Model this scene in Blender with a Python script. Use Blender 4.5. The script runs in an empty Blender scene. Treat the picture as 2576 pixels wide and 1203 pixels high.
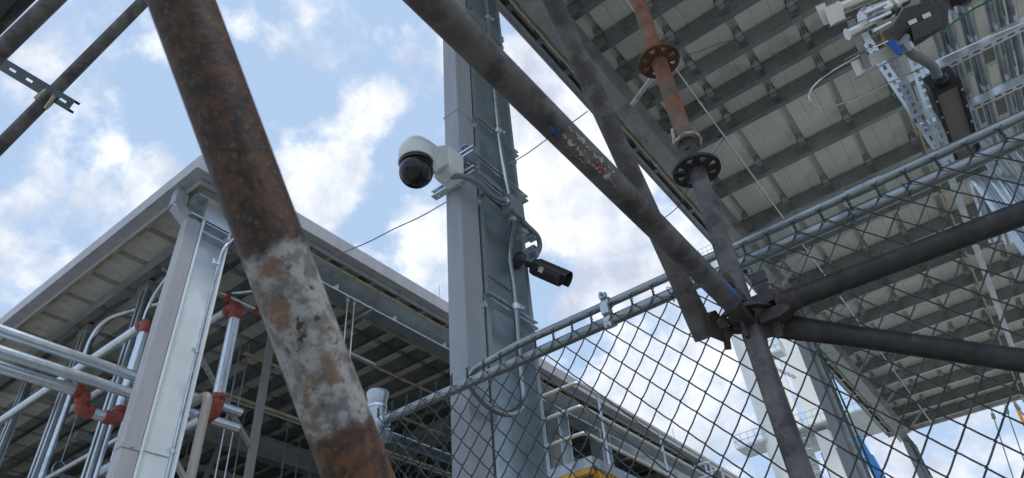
import bpy, math, random
from mathutils import Vector as Vec, Matrix

# ------------------------------------------------------------------ camera
FPX, PITCH, ROLL, YAW = 1707.35, math.radians(38.615), math.radians(-5.6), math.radians(33.973)
CAM = Vec((0, 0, 1.6))
cp, sp, cy, sy = math.cos(PITCH), math.sin(PITCH), math.cos(YAW), math.sin(YAW)
FW = Vec((-sy*cp, cy*cp, sp)); RT0 = Vec((cy, sy, 0)); UP0 = RT0.cross(FW)
RT = RT0*math.cos(ROLL) + UP0*math.sin(ROLL); UPV = -RT0*math.sin(ROLL) + UP0*math.cos(ROLL)
scene = bpy.context.scene
cd = bpy.data.cameras.new('camera'); cam = bpy.data.objects.new('camera', cd)
scene.collection.objects.link(cam); scene.camera = cam
cd.sensor_width = 36; cd.lens = FPX/2576*36; cd.clip_end = 2000; cd.clip_start = 0.02
cam.matrix_world = Matrix(((RT.x, UPV.x, -FW.x, CAM.x), (RT.y, UPV.y, -FW.y, CAM.y), (RT.z, UPV.z, -FW.z, CAM.z), (0, 0, 0, 1)))
cd.dof.use_dof = True; cd.dof.focus_distance = 3.2; cd.dof.aperture_fstop = 12

def ray(x, y): return FW + RT*((x-1288)/FPX) - UPV*((y-601.5)/FPX)
def D(x, y, d): return CAM + ray(x, y)*d
def PL(x, y, ax, v):
    r = ray(x, y); i = 'xyz'.index(ax)
    return CAM + r*((v-CAM[i])/r[i])

# ------------------------------------------------------------------ world: sky with broken cumulus
SUN_EL, SUN_AZ = math.radians(66), (0.85, -0.5)      # direction to the sun in plan
w = bpy.data.worlds.new('World'); scene.world = w; w.use_nodes = True
nt = w.node_tree; N = nt.nodes; L = nt.links
for n in list(N): N.remove(n)
def nd(tree, typ, **kw):
    n = tree.nodes.new(typ)
    for k, v in kw.items(): setattr(n, k, v)
    return n
out = nd(nt, 'ShaderNodeOutputWorld'); bg = nd(nt, 'ShaderNodeBackground'); bg.inputs[1].default_value = 0.085
sky = nd(nt, 'ShaderNodeTexSky', sky_type='NISHITA'); sky.sun_disc = False
sky.sun_elevation = SUN_EL; sky.sun_rotation = math.atan2(SUN_AZ[0], SUN_AZ[1])
sky.air_density = 1.0; sky.dust_density = 2.2; sky.ozone_density = 1.0
tc = nd(nt, 'ShaderNodeTexCoord')
def wmath(op, a, b=None, c=None, clamp=False):
    n = nd(nt, 'ShaderNodeMath', operation=op); n.use_clamp = clamp
    for i, v in enumerate((a, b, c)):
        if v is None: continue
        if isinstance(v, (int, float)): n.inputs[i].default_value = v
        else: L.new(v, n.inputs[i])
    return n.outputs[0]
sep = nd(nt, 'ShaderNodeSeparateXYZ'); L.new(tc.outputs['Generated'], sep.inputs[0])
den = wmath('ADD', wmath('MAXIMUM', sep.outputs[2], 0.0), 0.22)
cmb = nd(nt, 'ShaderNodeCombineXYZ')
L.new(wmath('DIVIDE', sep.outputs[0], den), cmb.inputs[0]); L.new(wmath('DIVIDE', sep.outputs[1], den), cmb.inputs[1])
def wnoise(scale, detail, rough, off, vec=None, dist=0.0):
    m = nd(nt, 'ShaderNodeVectorMath', operation='ADD'); L.new(vec or cmb.outputs[0], m.inputs[0]); m.inputs[1].default_value = off
    n = nd(nt, 'ShaderNodeTexNoise'); L.new(m.outputs[0], n.inputs['Vector'])
    n.inputs['Scale'].default_value = scale; n.inputs['Detail'].default_value = detail; n.inputs['Roughness'].default_value = rough; n.inputs['Distortion'].default_value = dist
    return n.outputs[0]
nrm = nd(nt, 'ShaderNodeVectorMath', operation='NORMALIZE'); L.new(tc.outputs['Generated'], nrm.inputs[0])
big = wnoise(4.2, 4, 0.5, (3.1, 1.7, 0.4))
fine = wnoise(13.0, 10, 0.60, (0.3, 5.2, 2.4), vec=nrm.outputs[0], dist=0.15)
dens = wmath('ADD', wmath('MULTIPLY', wmath('SUBTRACT', big, 0.5), 1.5), wmath('MULTIPLY', wmath('SUBTRACT', fine, 0.5), 2.6))
# individual clouds and clear gaps: direction in the sky, angular size, weight
CLOUDS = [(150, 440, 180, .17), (330, 480, 120, .22), (400, 385, 40, .35), (70, 600, 110, .12), (330, 120, 150, .22), (150, 80, 160, .12), (300, 290, 130, -.3), (60, 320, 120, -.15), (800, 420, 130, .52), (740, 560, 120, .3),
          (840, 60, 100, .34), (690, 30, 110, .18), (940, 270, 75, .42), (1000, 100, 50, .28), (1080, 590, 130, .35), (1330, 300, 170, .8), (1420, 480, 190, .75),
          (1600, 560, 170, .55), (1470, 770, 90, .5), (1640, 900, 220, .35), (1750, 1080, 200, .25),
          (640, 300, 170, -.45), (470, 290, 80, -.3), (1010, 430, 110, -.4), (1380, 700, 60, -.5), (560, 200, 100, -.25), (180, 700, 90, -.2), (1080, 300, 80, -.25), (960, 560, 70, -.3), (1480, 860, 60, -.4), (2400, 1130, 200, .25)]
acc = dens
for (px, py, r, wt) in CLOUDS:
    d = ray(px, py).normalized(); a = r/FPX*1.35
    dp = nd(nt, 'ShaderNodeVectorMath', operation='DOT_PRODUCT'); L.new(nrm.outputs[0], dp.inputs[0]); dp.inputs[1].default_value = d
    mr = nd(nt, 'ShaderNodeMapRange', interpolation_type='SMOOTHSTEP'); L.new(dp.outputs['Value'], mr.inputs[0])
    mr.inputs[1].default_value = math.cos(a); mr.inputs[2].default_value = math.cos(a*0.15); mr.inputs[3].default_value = 0; mr.inputs[4].default_value = wt
    acc = wmath('ADD', acc, mr.outputs[0])
cov = nd(nt, 'ShaderNodeMapRange', interpolation_type='SMOOTHSTEP'); L.new(acc, cov.inputs[0])
cov.inputs[1].default_value = -0.15; cov.inputs[2].default_value = 0.60
shade = nd(nt, 'ShaderNodeMapRange'); L.new(wnoise(9.0, 8, 0.62, (7.7, 2.1, 1.0), vec=nrm.outputs[0]), shade.inputs[0])
shade.inputs[1].default_value = 0.35; shade.inputs[2].default_value = 0.65
ccol = nd(nt, 'ShaderNodeMix', data_type='RGBA'); L.new(shade.outputs[0], ccol.inputs[0])
ccol.inputs[6].default_value = (6.0, 6.6, 7.9, 1); ccol.inputs[7].default_value = (11.0, 11.3, 11.8, 1)
# thin veil over the clear sky, then the clouds
veil = nd(nt, 'ShaderNodeMix', data_type='RGBA'); veil.inputs[0].default_value = 0.7; L.new(sky.outputs[0], veil.inputs[6]); veil.inputs[7].default_value = (5.9, 7.9, 10.9, 1)
mixc = nd(nt, 'ShaderNodeMix', data_type='RGBA'); L.new(cov.outputs[0], mixc.inputs[0]); L.new(veil.outputs[2], mixc.inputs[6]); L.new(ccol.outputs[2], mixc.inputs[7])
L.new(mixc.outputs[2], bg.inputs[0]); L.new(bg.outputs[0], out.inputs[0])

# ------------------------------------------------------------------ sun through thin cloud, exposure
sd = bpy.data.lights.new('sun', 'SUN'); sd.energy = 2.0; sd.angle = math.radians(10); sd.color = (1, 0.96, 0.9)
so = bpy.data.objects.new('sun', sd); scene.collection.objects.link(so)
k = math.cos(SUN_EL)/math.hypot(*SUN_AZ)
so.rotation_euler = Vec((SUN_AZ[0]*k, SUN_AZ[1]*k, math.sin(SUN_EL))).to_track_quat('Z', 'Y').to_euler()
so.location = (10, -6, 30)
vs = scene.view_settings; vs.view_transform = 'Standard'; vs.look = 'None'; vs.exposure = 0.28; vs.gamma = 1; vs.use_curve_mapping = False

# ------------------------------------------------------------------ materials
MATS = {}
def mat(name, col, rough=0.5, metal=0.0, var=0.0, vscale=6.0, col2=None, c2amt=0.5, bump=0.0, bscale=60.0, spangle=0.0, rvar=0.0, spec=0.5, streak=None, coat=0.0, rand=0.0):
    """plain surface with grain: col varied in value, col2 in patches, spangle = zinc crystals"""
    m = bpy.data.materials.new(name); m.use_nodes = True; t = m.node_tree; b = t.nodes['Principled BSDF']; lk = t.links.new
    b.inputs['Metallic'].default_value = metal; b.inputs['Roughness'].default_value = rough; b.inputs['Specular IOR Level'].default_value = spec
    if coat: b.inputs['Coat Weight'].default_value = coat
    c = t.nodes.new('ShaderNodeTexCoord'); vec = c.outputs['Object']
    if streak:
        mp = t.nodes.new('ShaderNodeMapping'); mp.inputs['Scale'].default_value = streak; lk(vec, mp.inputs[0]); vec = mp.outputs[0]
    cur = None
    def noise(s, det=6, r=0.6):
        n = t.nodes.new('ShaderNodeTexNoise'); lk(vec, n.inputs['Vector']); n.inputs['Scale'].default_value = s; n.inputs['Detail'].default_value = det; n.inputs['Roughness'].default_value = r
        return n.outputs[0]
    def rng(v, a, b_, c_, d_, smooth=False):
        n = t.nodes.new('ShaderNodeMapRange'); lk(v, n.inputs[0]); n.interpolation_type = 'SMOOTHSTEP' if smooth else 'LINEAR'
        for i, q in enumerate((a, b_, c_, d_)): n.inputs[i+1].default_value = q
        return n.outputs[0]
    def mix(fac, a, b_, blend='MIX'):
        n = t.nodes.new('ShaderNodeMix'); n.data_type = 'RGBA'; n.blend_type = blend
        for s, v in ((0, fac), (6, a), (7, b_)):
            if isinstance(v, tuple): n.inputs[s].default_value = v if len(v) == 4 else (*v, 1)
            elif isinstance(v, (int, float)): n.inputs[s].default_value = v
            else: lk(v, n.inputs[s])
        return n.outputs[2]
    cur = (*col, 1)
    if col2:
        cur = mix(rng(noise(vscale*0.6, 8, 0.65), 0.62-c2amt*0.25, 0.72-c2amt*0.25, 0, 1, True), cur, (*col2, 1))
    if spangle:
        v = t.nodes.new('ShaderNodeTexVoronoi'); lk(vec, v.inputs['Vector']); v.inputs['Scale'].default_value = 45
        g = rng(v.outputs['Color'], 0, 1, 1-spangle, 1+spangle)
        cur = mix(1.0, cur, g, 'MULTIPLY')
    if var:
        g = rng(noise(vscale), 0.3, 0.7, 1-var, 1+var)
        cur = mix(1.0, cur, g, 'MULTIPLY')
    if rand:      # each sheet or tube of the lot a slightly different tone
        oi = t.nodes.new('ShaderNodeObjectInfo'); cur = mix(1.0, cur, rng(oi.outputs['Random'], 0, 1, 1-rand, 1+rand), 'MULTIPLY')
    if isinstance(cur, tuple): b.inputs['Base Color'].default_value = cur
    else: lk(cur, b.inputs['Base Color'])
    if rvar: lk(rng(noise(vscale*2.3), 0.3, 0.7, max(0.05, rough-rvar), min(1, rough+rvar)), b.inputs['Roughness'])
    if bump:
        bp = t.nodes.new('ShaderNodeBump'); bp.inputs['Strength'].default_value = bump; bp.inputs['Distance'].default_value = 0.002
        lk(noise(bscale, 4), bp.inputs['Height']); lk(bp.outputs[0], b.inputs['Normal'])
    MATS[name] = m
    return m
mat('zinc', (.50, .55, .58), .38, .85, .14, 5, (.38, .42, .45), .3, .05, 40, .06, .08)
mat('zinc_dull', (.40, .43, .44), .46, .75, .18, 5, (.30, .32, .33), .35, .05, 40, .06, .08)
mat('zinc_bright', (.66, .72, .77), .32, .85, .10, 4, (.56, .61, .66), .3, .02, 40, .05, .07)
mat('conduit', (.55, .60, .63), .24, .95, .10, 9, (.42, .46, .48), .3, .02, 50, 0, .06)
mat('column_zinc_lit', (.72, .78, .82), .5, .45, .08, 1.6, (.60, .66, .71), .35, .02, 40, .04, .08)  # zinc toned lighter for the column face that catches the sky
mat('strut_backlit', (.10, .11, .125), .45, .6, .15, 20)  # strut steel coloured dark to read as backlit
mat('trim', (.33, .343, .372), .46, 0, .13, 2.5, (.27, .29, .325), .3, .02, 80, 0, .08, streak=(3, 3, .35))
mat('bracket_sheen', (.74, .73, .70), .4, .2, .08, 12)  # white stands in for bright reflections on the steel sheet
mat('panel', (.68, .685, .635), .48, 0, .12, 1.6, (.54, .545, .50), .4, .03, 30, 0, .1, rand=.09)
mat('purlin', (.33, .355, .355), .24, .92, .16, 3, (.26, .28, .28), .35, .04, 40, .06, .06, rand=.12)
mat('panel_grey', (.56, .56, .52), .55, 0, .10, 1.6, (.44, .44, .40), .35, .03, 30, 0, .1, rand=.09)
mat('fence_zinc', (.30, .33, .35), .28, .9, .16, 9, (.22, .245, .26), .35, .03, 50, .05, .08)
mat('zinc_column_shade', (.40, .45, .47), .40, .8, .12, 4, (.33, .37, .39), .3, .04, 40, .06, .08)  # zinc toned darker for the column's shade under the canopy
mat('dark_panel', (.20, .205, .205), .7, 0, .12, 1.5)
mat('interior_shade', (.13, .13, .13), .8, 0, .25, 1.0)  # dark colour carries the shade inside the open building
mat('wire', (.06, .07, .071), .38, .6, .15, 30)
mat('red_iron', (.29, .065, .04), .5, 0, .28, 22, (.18, .04, .028), .4, .35, 70, 0, .1)
mat('brass_pipe', (.42, .37, .25), .45, .45, .2, 8, (.30, .22, .10), .4)
mat('rod', (.45, .46, .45), .4, .7, .1, 20)
mat('pvc_grey', (.27, .262, .255), .5, 0, .06, 6)
mat('camera_white', (.66, .68, .66), .38, 0, .03, 8, None, 0, .015, 200, 0, .03, coat=.15)
mat('dome_black', (.004, .004, .006), .04, 0, 0, spec=.5)
mat('camera_grey', (.035, .032, .036), .42, 0, .08, 20, None, 0, .05, 300)
mat('sticker', (.55, .55, .52), .6, 0, .35, 60)
mat('box_grey', (.20, .225, .245), .5, 0, .05, 10, None, 0, .05, 200)
mat('flex', (.17, .185, .205), .5, 0, .05, 30)
mat('tube_grey', (.115, .108, .105), .55, .25, .35, 22, (.065, .059, .057), .55, .25, 70, 0, .12)
mat('tube_dark', (.036, .035, .034), .48, .35, .45, 26, (.085, .075, .068), .12, .3, 60, 0, .12)
mat('casting', (.065, .058, .056), .5, .5, .4, 40, (.05, .028, .02), .4, .6, 90)
mat('rust_red', (.20, .072, .034), .66, .1, .40, 16, (.145, .098, .066), .6, .3, 90, 0, .1)
mat('rust_disc', (.12, .048, .02), .75, .1, .4, 40, (.05, .03, .02), .5, .5, 120)
mat('disc_dark', (.04, .038, .036), .65, .3, .4, 40, (.055, .035, .025), .35, .5, 120)
mat('blue_paint', (.02, .085, .32), .45, 0, .25, 40, (.05, .08, .16), .35, .1, 90)
mat('blue_grip', (.005, .10, .45), .35, 0, .05, 20)
mat('peel', (.42, .40, .37), .7, 0, .25, 70, (.16, .145, .135), .6)
mat('peel_red', (.32, .05, .03), .7, 0, .3, 60)
mat('yellow', (.62, .36, .03), .5, 0, .12, 14, (.5, .28, .03), .4)
mat('yellow_rail', (.55, .38, .16), .5, .2, .15, 12)
mat('tower_white', (.84, .84, .80), .6, 0, .05, .15, (.70, .71, .68), .3)
mat('tower_steel', (.52, .56, .58), .6, .3, .1, 1)
mat('steel', (.62, .60, .57), .22, 1.0, .06, 12, None, 0, .02, 40, 0, .05)
mat('steel_sheet', (.72, .71, .68), .28, 1.0, .05, 10, None, 0, .04, 18, 0, .06)
mat('black_box', (.010, .010, .012), .4, 0, .1, 20)
mat('brown_panel', (.20, .178, .168), .55, 0, .06, 8)
mat('actuator', (.06, .06, .06), .5, .2, .15, 20)
mat('green_wire', (.02, .16, .06), .5)
mat('green_dull', (.05, .12, .10), .5)
mat('cable_wire', (.14, .20, .20), .5)
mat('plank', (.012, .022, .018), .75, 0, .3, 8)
mat('crane_blue', (.02, .17, .42), .5, 0, .05, 3)
mat('crane_orange', (.65, .25, .02), .5, 0, .05, 3)
mat('ground', (.31, .305, .28), .9, 0, .18, .8, (.25, .245, .225), .5, .5, 12)

# ------------------------------------------------------------------ mesh helpers
COL = scene.collection
def frame(t, u):
    t = t.normalized(); u = Vec(u); u = u - t*u.dot(t)
    if u.length < 1e-4: u = t.orthogonal()
    u.normalize(); return t, u, t.cross(u)
class MB:
    def __init__(s): s.v = []; s.f = []
    def add(s, vs, fs):
        n = len(s.v); s.v += [Vec(p) for p in vs]; s.f += [tuple(i+n for i in f) for f in fs]; return s
    def obox(s, c, X, Y, Z):
        c, X, Y, Z = Vec(c), Vec(X), Vec(Y), Vec(Z)
        vs = [c + X*i + Y*j + Z*k_ for k_ in (-1, 1) for j in (-1, 1) for i in (-1, 1)]
        return s.add(vs, [(0, 2, 3, 1), (4, 5, 7, 6), (0, 1, 5, 4), (2, 6, 7, 3), (0, 4, 6, 2), (1, 3, 7, 5)])
    def box(s, lo, hi):
        lo, hi = Vec(lo), Vec(hi); h = (hi-lo)/2
        return s.obox((lo+hi)/2, (h.x, 0, 0), (0, h.y, 0), (0, 0, h.z))
    def bar(s, a, b, w_, h, up=(0, 0, 1)):
        a, b = Vec(a), Vec(b); t, u, v = frame(b-a, up)
        return s.obox((a+b)/2, t*((b-a).length/2), v*(w_/2), u*(h/2))
    def prof(s, pts, a, b, u):
        a, b = Vec(a), Vec(b); t, U, V = frame(b-a, u); n = len(pts)
        vs = [p + U*q[0] + V*q[1] for p in (a, b) for q in pts]
        fs = [(i, (i+1) % n, n+(i+1) % n, n+i) for i in range(n)] + [tuple(range(n-1, -1, -1)), tuple(range(n, 2*n))]
        return s.add(vs, fs)
    def tube(s, path, r, n=12, caps=True, hollow=0.0):
        path = [Vec(p) for p in path]; m = len(path); rs = r if isinstance(r, (list, tuple)) else [r]*m
        t = (path[1]-path[0]).normalized(); u = t.orthogonal().normalized(); vs = []
        for i, p in enumerate(path):
            if i == 0: tt = path[1]-path[0]
            elif i == m-1: tt = path[-1]-path[-2]
            else: tt = (path[i]-path[i-1]).normalized() + (path[i+1]-path[i]).normalized()
            tt.normalize(); u = (u - tt*u.dot(tt)).normalized(); v = tt.cross(u)
            rr = rs[i]
            if 0 < i < m-1:
                c_ = max(0.5, tt.dot((path[i+1]-path[i]).normalized()))
                rr = rr  # constant section round bends
            vs += [p + (u*math.cos(2*math.pi*k_/n) + v*math.sin(2*math.pi*k_/n))*rr for k_ in range(n)]
        fs = [(i*n+k_, i*n+(k_+1) % n, (i+1)*n+(k_+1) % n, (i+1)*n+k_) for i in range(m-1) for k_ in range(n)]
        if caps: fs += [tuple(range(n-1, -1, -1)), tuple(range((m-1)*n, m*n))]
        return s.add(vs, fs)
    def lathe(s, a, axis, prof_, n=20, caps=True):
        a = Vec(a); t, u, v = frame(Vec(axis), Vec(axis).orthogonal())
        return s.add(*lathe_data(a, t, u, v, prof_, n, caps))
    def ob(s, name, m, parent=None, smooth=True, ang=35, origin=None):
        me = bpy.data.meshes.new(name)
        c = Vec(origin) if origin is not None else Vec([(min(p[i] for p in s.v)+max(p[i] for p in s.v))/2 for i in range(3)])
        me.from_pydata([tuple(p-c) for p in s.v], [], s.f); me.materials.append(MATS[m]); me.update()
        if smooth:
            me.shade_smooth(); me.set_sharp_from_angle(angle=math.radians(ang))
        o = bpy.data.objects.new(name, me); COL.objects.link(o); put(o, c, parent)
        return o
def lathe_data(a, t, u, v, prof_, n, caps):
    vs = [a + t*d + (u*math.cos(2*math.pi*k_/n) + v*math.sin(2*math.pi*k_/n))*r for d, r in prof_ for k_ in range(n)]; m = len(prof_)
    fs = [(i*n+k_, i*n+(k_+1) % n, (i+1)*n+(k_+1) % n, (i+1)*n+k_) for i in range(m-1) for k_ in range(n)]
    if caps: fs += [tuple(range(n-1, -1, -1)), tuple(range((m-1)*n, m*n))]
    return vs, fs
WLOC = {}
def put(o, wpos, parent):
    WLOC[o.name] = Vec(wpos)
    if parent: o.parent = parent; o.location = Vec(wpos) - WLOC[parent.name]
    else: o.location = wpos
def tag(o, label, cat, group=None):
    o['label'] = label; o['category'] = cat
    if group: o['group'] = group
    return o
def thing(name, label, cat, loc, group=None):
    o = bpy.data.objects.new(name, None); o.empty_display_size = .1; COL.objects.link(o); put(o, loc, None); return tag(o, label, cat, group)
def structure(o, kind='structure'): o['kind'] = kind; return o
def dup(o, delta, parent=None, rootlabel=None):
    c = o.copy(); COL.objects.link(c); put(c, WLOC[o.name]+Vec(delta), parent if parent else o.parent)
    if rootlabel: c['label'] = rootlabel
    for ch in list(o.children): dup(ch, delta, c)
    return c
def bevel(o, wd=.003, seg=2):
    b = o.modifiers.new('edge', 'BEVEL'); b.width = wd; b.segments = seg; b.limit_method = 'ANGLE'; b.angle_limit = math.radians(40); return o
def fillet(pts, rad, n=6):
    pts = [Vec(p) for p in pts]; o = [pts[0]]
    for i in range(1, len(pts)-1):
        a, b, c = pts[i-1], pts[i], pts[i+1]; d1 = (a-b); d2 = (c-b); r = min(rad, d1.length*.48, d2.length*.48)
        p, q = b+d1.normalized()*r, b+d2.normalized()*r
        for k_ in range(n+1):
            t = k_/n; o.append(p*(1-t)**2 + b*2*t*(1-t) + q*t*t)
    return o+[pts[-1]]
def Ipts(h, b, tw, tf):   # I section, depth along first axis
    h2, b2, w2 = h/2, b/2, tw/2
    return [(-h2, -b2), (-h2+tf, -b2), (-h2+tf, -w2), (h2-tf, -w2), (h2-tf, -b2), (h2, -b2), (h2, b2), (h2-tf, b2), (h2-tf, w2), (-h2+tf, w2), (-h2+tf, b2), (-h2, b2)]
def Upts(w_=.041, d=.041, t=.0027, lip=.009):    # strut channel: back at q=0, open side at q=d; width along p
    h = w_/2
    return [(-h, 0), (h, 0), (h, d), (h-lip, d), (h-lip, d-lip*.7), (h-lip+t, d-lip*.7), (h-lip+t, d-t), (h-t, d-t), (h-t, t), (-h+t, t), (-h+t, d-t), (-h+lip-t, d-t), (-h+lip-t, d-lip*.7), (-h+lip, d-lip*.7), (-h+lip, d), (-h, d)]
def slotted(mb, a, b, w_, d, u, pitch=.05, slot=.03, sw=.014, t=.0025):
    """channel with a slotted back: u = direction of the width, open side along T x u"""
    a, b = Vec(a), Vec(b); T, U, V = frame(b-a, u); Ln = (b-a).length; h = w_/2
    side = (h-sw/2)/2
    for s_ in (-1, 1):
        mb.obox((a+b)/2 + U*s_*(h-side), T*(Ln/2), U*side, V*(t/2))
        mb.obox((a+b)/2 + U*s_*(h-t/2) + V*(d/2+t/2), T*(Ln/2), U*(t/2), V*(d/2))
        mb.obox((a+b)/2 + U*s_*(h-t-.004) + V*(d), T*(Ln/2), U*.004, V*(t/2))
    n = max(1, int(Ln/pitch)); p0 = (Ln-n*pitch)/2
    for i in range(n+1):
        c = p0+i*pitch; lo, hi = max(0, c-(pitch-slot)/2), min(Ln, c+(pitch-slot)/2)
        if hi > lo: mb.obox(a+T*((lo+hi)/2), T*((hi-lo)/2), U*(sw/2), V*(t/2))
    return mb

# ================================================================== SETTING
g = MB(); g.add([(-900, -900, 0), (900, -900, 0), (900, 900, 0), (-900, 900, 0)], [(0, 1, 2, 3)])
structure(g.ob('ground', 'ground', smooth=False))

# ================================================================== canopy overhead
X0 = -1.587                          # flange tips of the column that carries the cameras
canopy = thing('steel_canopy', 'high flat canopy with bare roof sheets on rows of galvanised purlins above the scaffold', 'canopy', (-1.68, 19.0, 0))
PITCHX = .597; SEAM0 = -.93
YS, YE = -.6, 19.30
pp = [(0, .0), (.0, .045), (.016, .045), (.016, .05), (-.004, .05)]
# one roof sheet: upstand legs at both sides, two stiffening beads in the pan
def sheet(x0, y0, y1, z, name, parent, m='panel', w_=PITCHX):
    e = .004
    line = [(0, .085), (.004, .082), (.004, .075), (.034, .072), (.048, 0), (.19, 0), (.197, .007), (.21, .007), (.217, 0), (.38, 0), (.387, .007), (.40, .007), (.407, 0), (w_-.048, 0), (w_-.034, .072), (w_-.0004, .075), (w_-.0004, .085)]
    poly = line + [(p, q+e) for p, q in reversed(line)]
    mb = MB().prof([(q, p) for p, q in poly], (x0, y0, z), (x0, y1, z), (0, 0, 1))
    return mb.ob(name, m, parent, smooth=False)
s0 = sheet(SEAM0-2*PITCHX, YS, YE, 7.93, 'roof_panel', canopy)
for i in range(1, 11): dup(s0, (i*PITCHX, 0, 0))
purl_y = [6.47-.525*i for i in range(13)] + [7.54+1.045*i for i in range(11)] + [18.9]
def Cpur(h, fl, t, lip): return [(0, 0), (h, 0), (h, -fl), (h-lip, -fl), (h-lip, -fl+t), (h-t, -fl+t), (h-t, -t), (t, -t), (t, -fl+t), (lip, -fl+t), (lip, -fl), (0, -fl)]
XA, XB = -2.045, 5.1
pm = MB().prof(Cpur(.215, .075, .003, .02), (XA, 0, 7.70), (XB, 0, 7.70), (0, 0, 1))
for i in range(9):                   # lap bolts through the web beside the beam
    for zz in (7.755, 7.86):
        pm.lathe((-1.75+i*.13, 0, zz), (0, -1, 0), [(0, .009), (.008, .009), (.009, .006)], 6)
P0 = pm.ob('purlin', 'purlin', canopy, origin=(XA, 0, 7.7))
cl = MB().box((SEAM0-.021, -.075, 7.905), (SEAM0-.006, -.004, 7.99)).box((SEAM0+.006, -.075, 7.905), (SEAM0+.021, -.004, 7.99)).box((SEAM0-.04, -.055, 7.895), (SEAM0+.04, -.004, 7.904))
c0 = cl.ob('panel_clip', 'zinc_bright', P0, smooth=False)
for i in range(-1, 9):
    if i: dup(c0, (i*PITCHX, 0, 0), P0)
for ch in P0.children: WLOC[ch.name] += Vec((0, purl_y[0], 0))
for i, y in enumerate(purl_y):
    if i == 0: P0.location.y += y - 0; WLOC[P0.name] += Vec((0, y, 0))
    else: dup(P0, (0, y-purl_y[0], 0), canopy)
# eave beam on the columns, rim channels, braces
BX = -1.68
MB().prof(Ipts(.43, .19, .012, .018), (BX, -.5, 7.475), (BX, 19.28, 7.475), (0, 0, 1)).ob('eave_beam', 'zinc_dull', canopy, smooth=False)
MB().prof([(0, 0), (.22, 0), (.22, .08), (.2, .08), (.2, .004), (.02, .004), (.02, .055), (0, .055)], (-2.13, YS, 7.80), (-2.13, 19.36, 7.80), (0, 0, 1)).ob('rim_channel', 'zinc_dull', canopy, smooth=False)
MB().prof([(0, 0), (.26, 0), (.26, .07), (.25, .07), (.25, .006), (.012, .006), (.012, .07), (0, .07)], (5.1, 19.36, 7.74), (-2.13, 19.36, 7.74), (0, 0, 1)).ob('gable_channel', 'zinc_dull', canopy, smooth=False)
MB().box((-2.155, YS, 7.79), (-2.131, 19.38, 8.06)).ob('rim_flashing', 'trim', canopy, smooth=False)
MB().prof(Ipts(.43, .19, .012, .018), (5.0, -.5, 7.475), (5.0, 19.28, 7.475), (0, 0, 1)).ob('eave_beam', 'zinc_dull', canopy, smooth=False)
brace0 = None
for y in [purl_y[i] for i in (9, 6, 3, 0)] + [7.54+1.045*i for i in (2, 4, 6, 8, 10)]:
    mb = MB(); a = Vec((BX+.06, y+.04, 7.268)); b = Vec((BX+.62, y+.04, 7.69)); mb.bar(a, b, .05, .006); mb.bar(a+Vec((0, .024, 0)), b+Vec((0, .024, 0)), .006, .05)
    mb.ob('flange_brace', 'zinc', canopy, smooth=False)
MB().tube([(-1.05, -.5, 7.665), (-1.05, 19.2, 7.665)], .011, 8).ob('sag_rod', 'zinc_bright', canopy)
for y in (2.2, 4.6, 5.75, 7.0, 9.2, 11.4, 13.6): MB().tube([(-1.05, y, 7.665), (-1.05, y+.07, 7.665)], .018, 8).ob('rod_coupling', 'zinc_bright', canopy)
MB().tube([(-1.88, -.5, 7.5), (-1.88, 19.2, 7.5)], .021, 10).ob('roof_conduit', 'brass_pipe', canopy)
for y in (3.1, 6.15, 9.2, 12.2, 15.2): MB().tube([(-1.88, y, 7.5), (-1.88, y+.06, 7.5)], .026, 10).ob('conduit_coupling', 'conduit', canopy)
MB().tube([(.9, -.5, 7.60), (.9, 19.2, 7.60)], .016, 8).ob('roof_conduit', 'brass_pipe', canopy)
MB().bar((1.05, 6.5, 7.55), (1.05, 19.2, 7.55), .09, .012).ob('strap', 'zinc', canopy)
# the two far columns of the canopy
for (q1, q2) in (((2045, 900), (2172, 1190)), ((2283, 1105), (2333, 1203))):
    y = PL(*q1, 'x', BX).y
    MB().prof(Ipts(.36, .22, .014, .025), (BX, y, 0), (BX, y, 7.26), (0, 1, 0)).ob('column', 'zinc_dull', canopy, smooth=False)
    MB().box((BX-.09, y-.33, .2), (BX+.03, y-.19, 7.6)).ob('downspout', 'trim', canopy, smooth=False)
    a = Vec((BX+.16, y+.1, 0)); MB().tube(fillet([a, a+Vec((0, 0, 5.2)), a+Vec((.0, -.25, 6.6)), a+Vec((-.2, -.5, 7.5))], .5), .014, 8).ob('column_conduit', 'green_dull', canopy)
# thin cable slung between the purlins
pa, pb = PL(1690, 150, 'z', 7.6), PL(2190, -60, 'z', 7.6)
c_ = [pa.lerp(pb, t/20) + Vec((0, 0, -.10*math.sin(math.pi*t/20) + .012*math.sin(t*1.7))) for t in range(21)]
tag(MB().tube(c_, .006, 6).ob('slung_cable', 'cable_wire'), 'thin blue-grey cable slung under the canopy purlins beside the rusty upright', 'cable')

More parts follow.
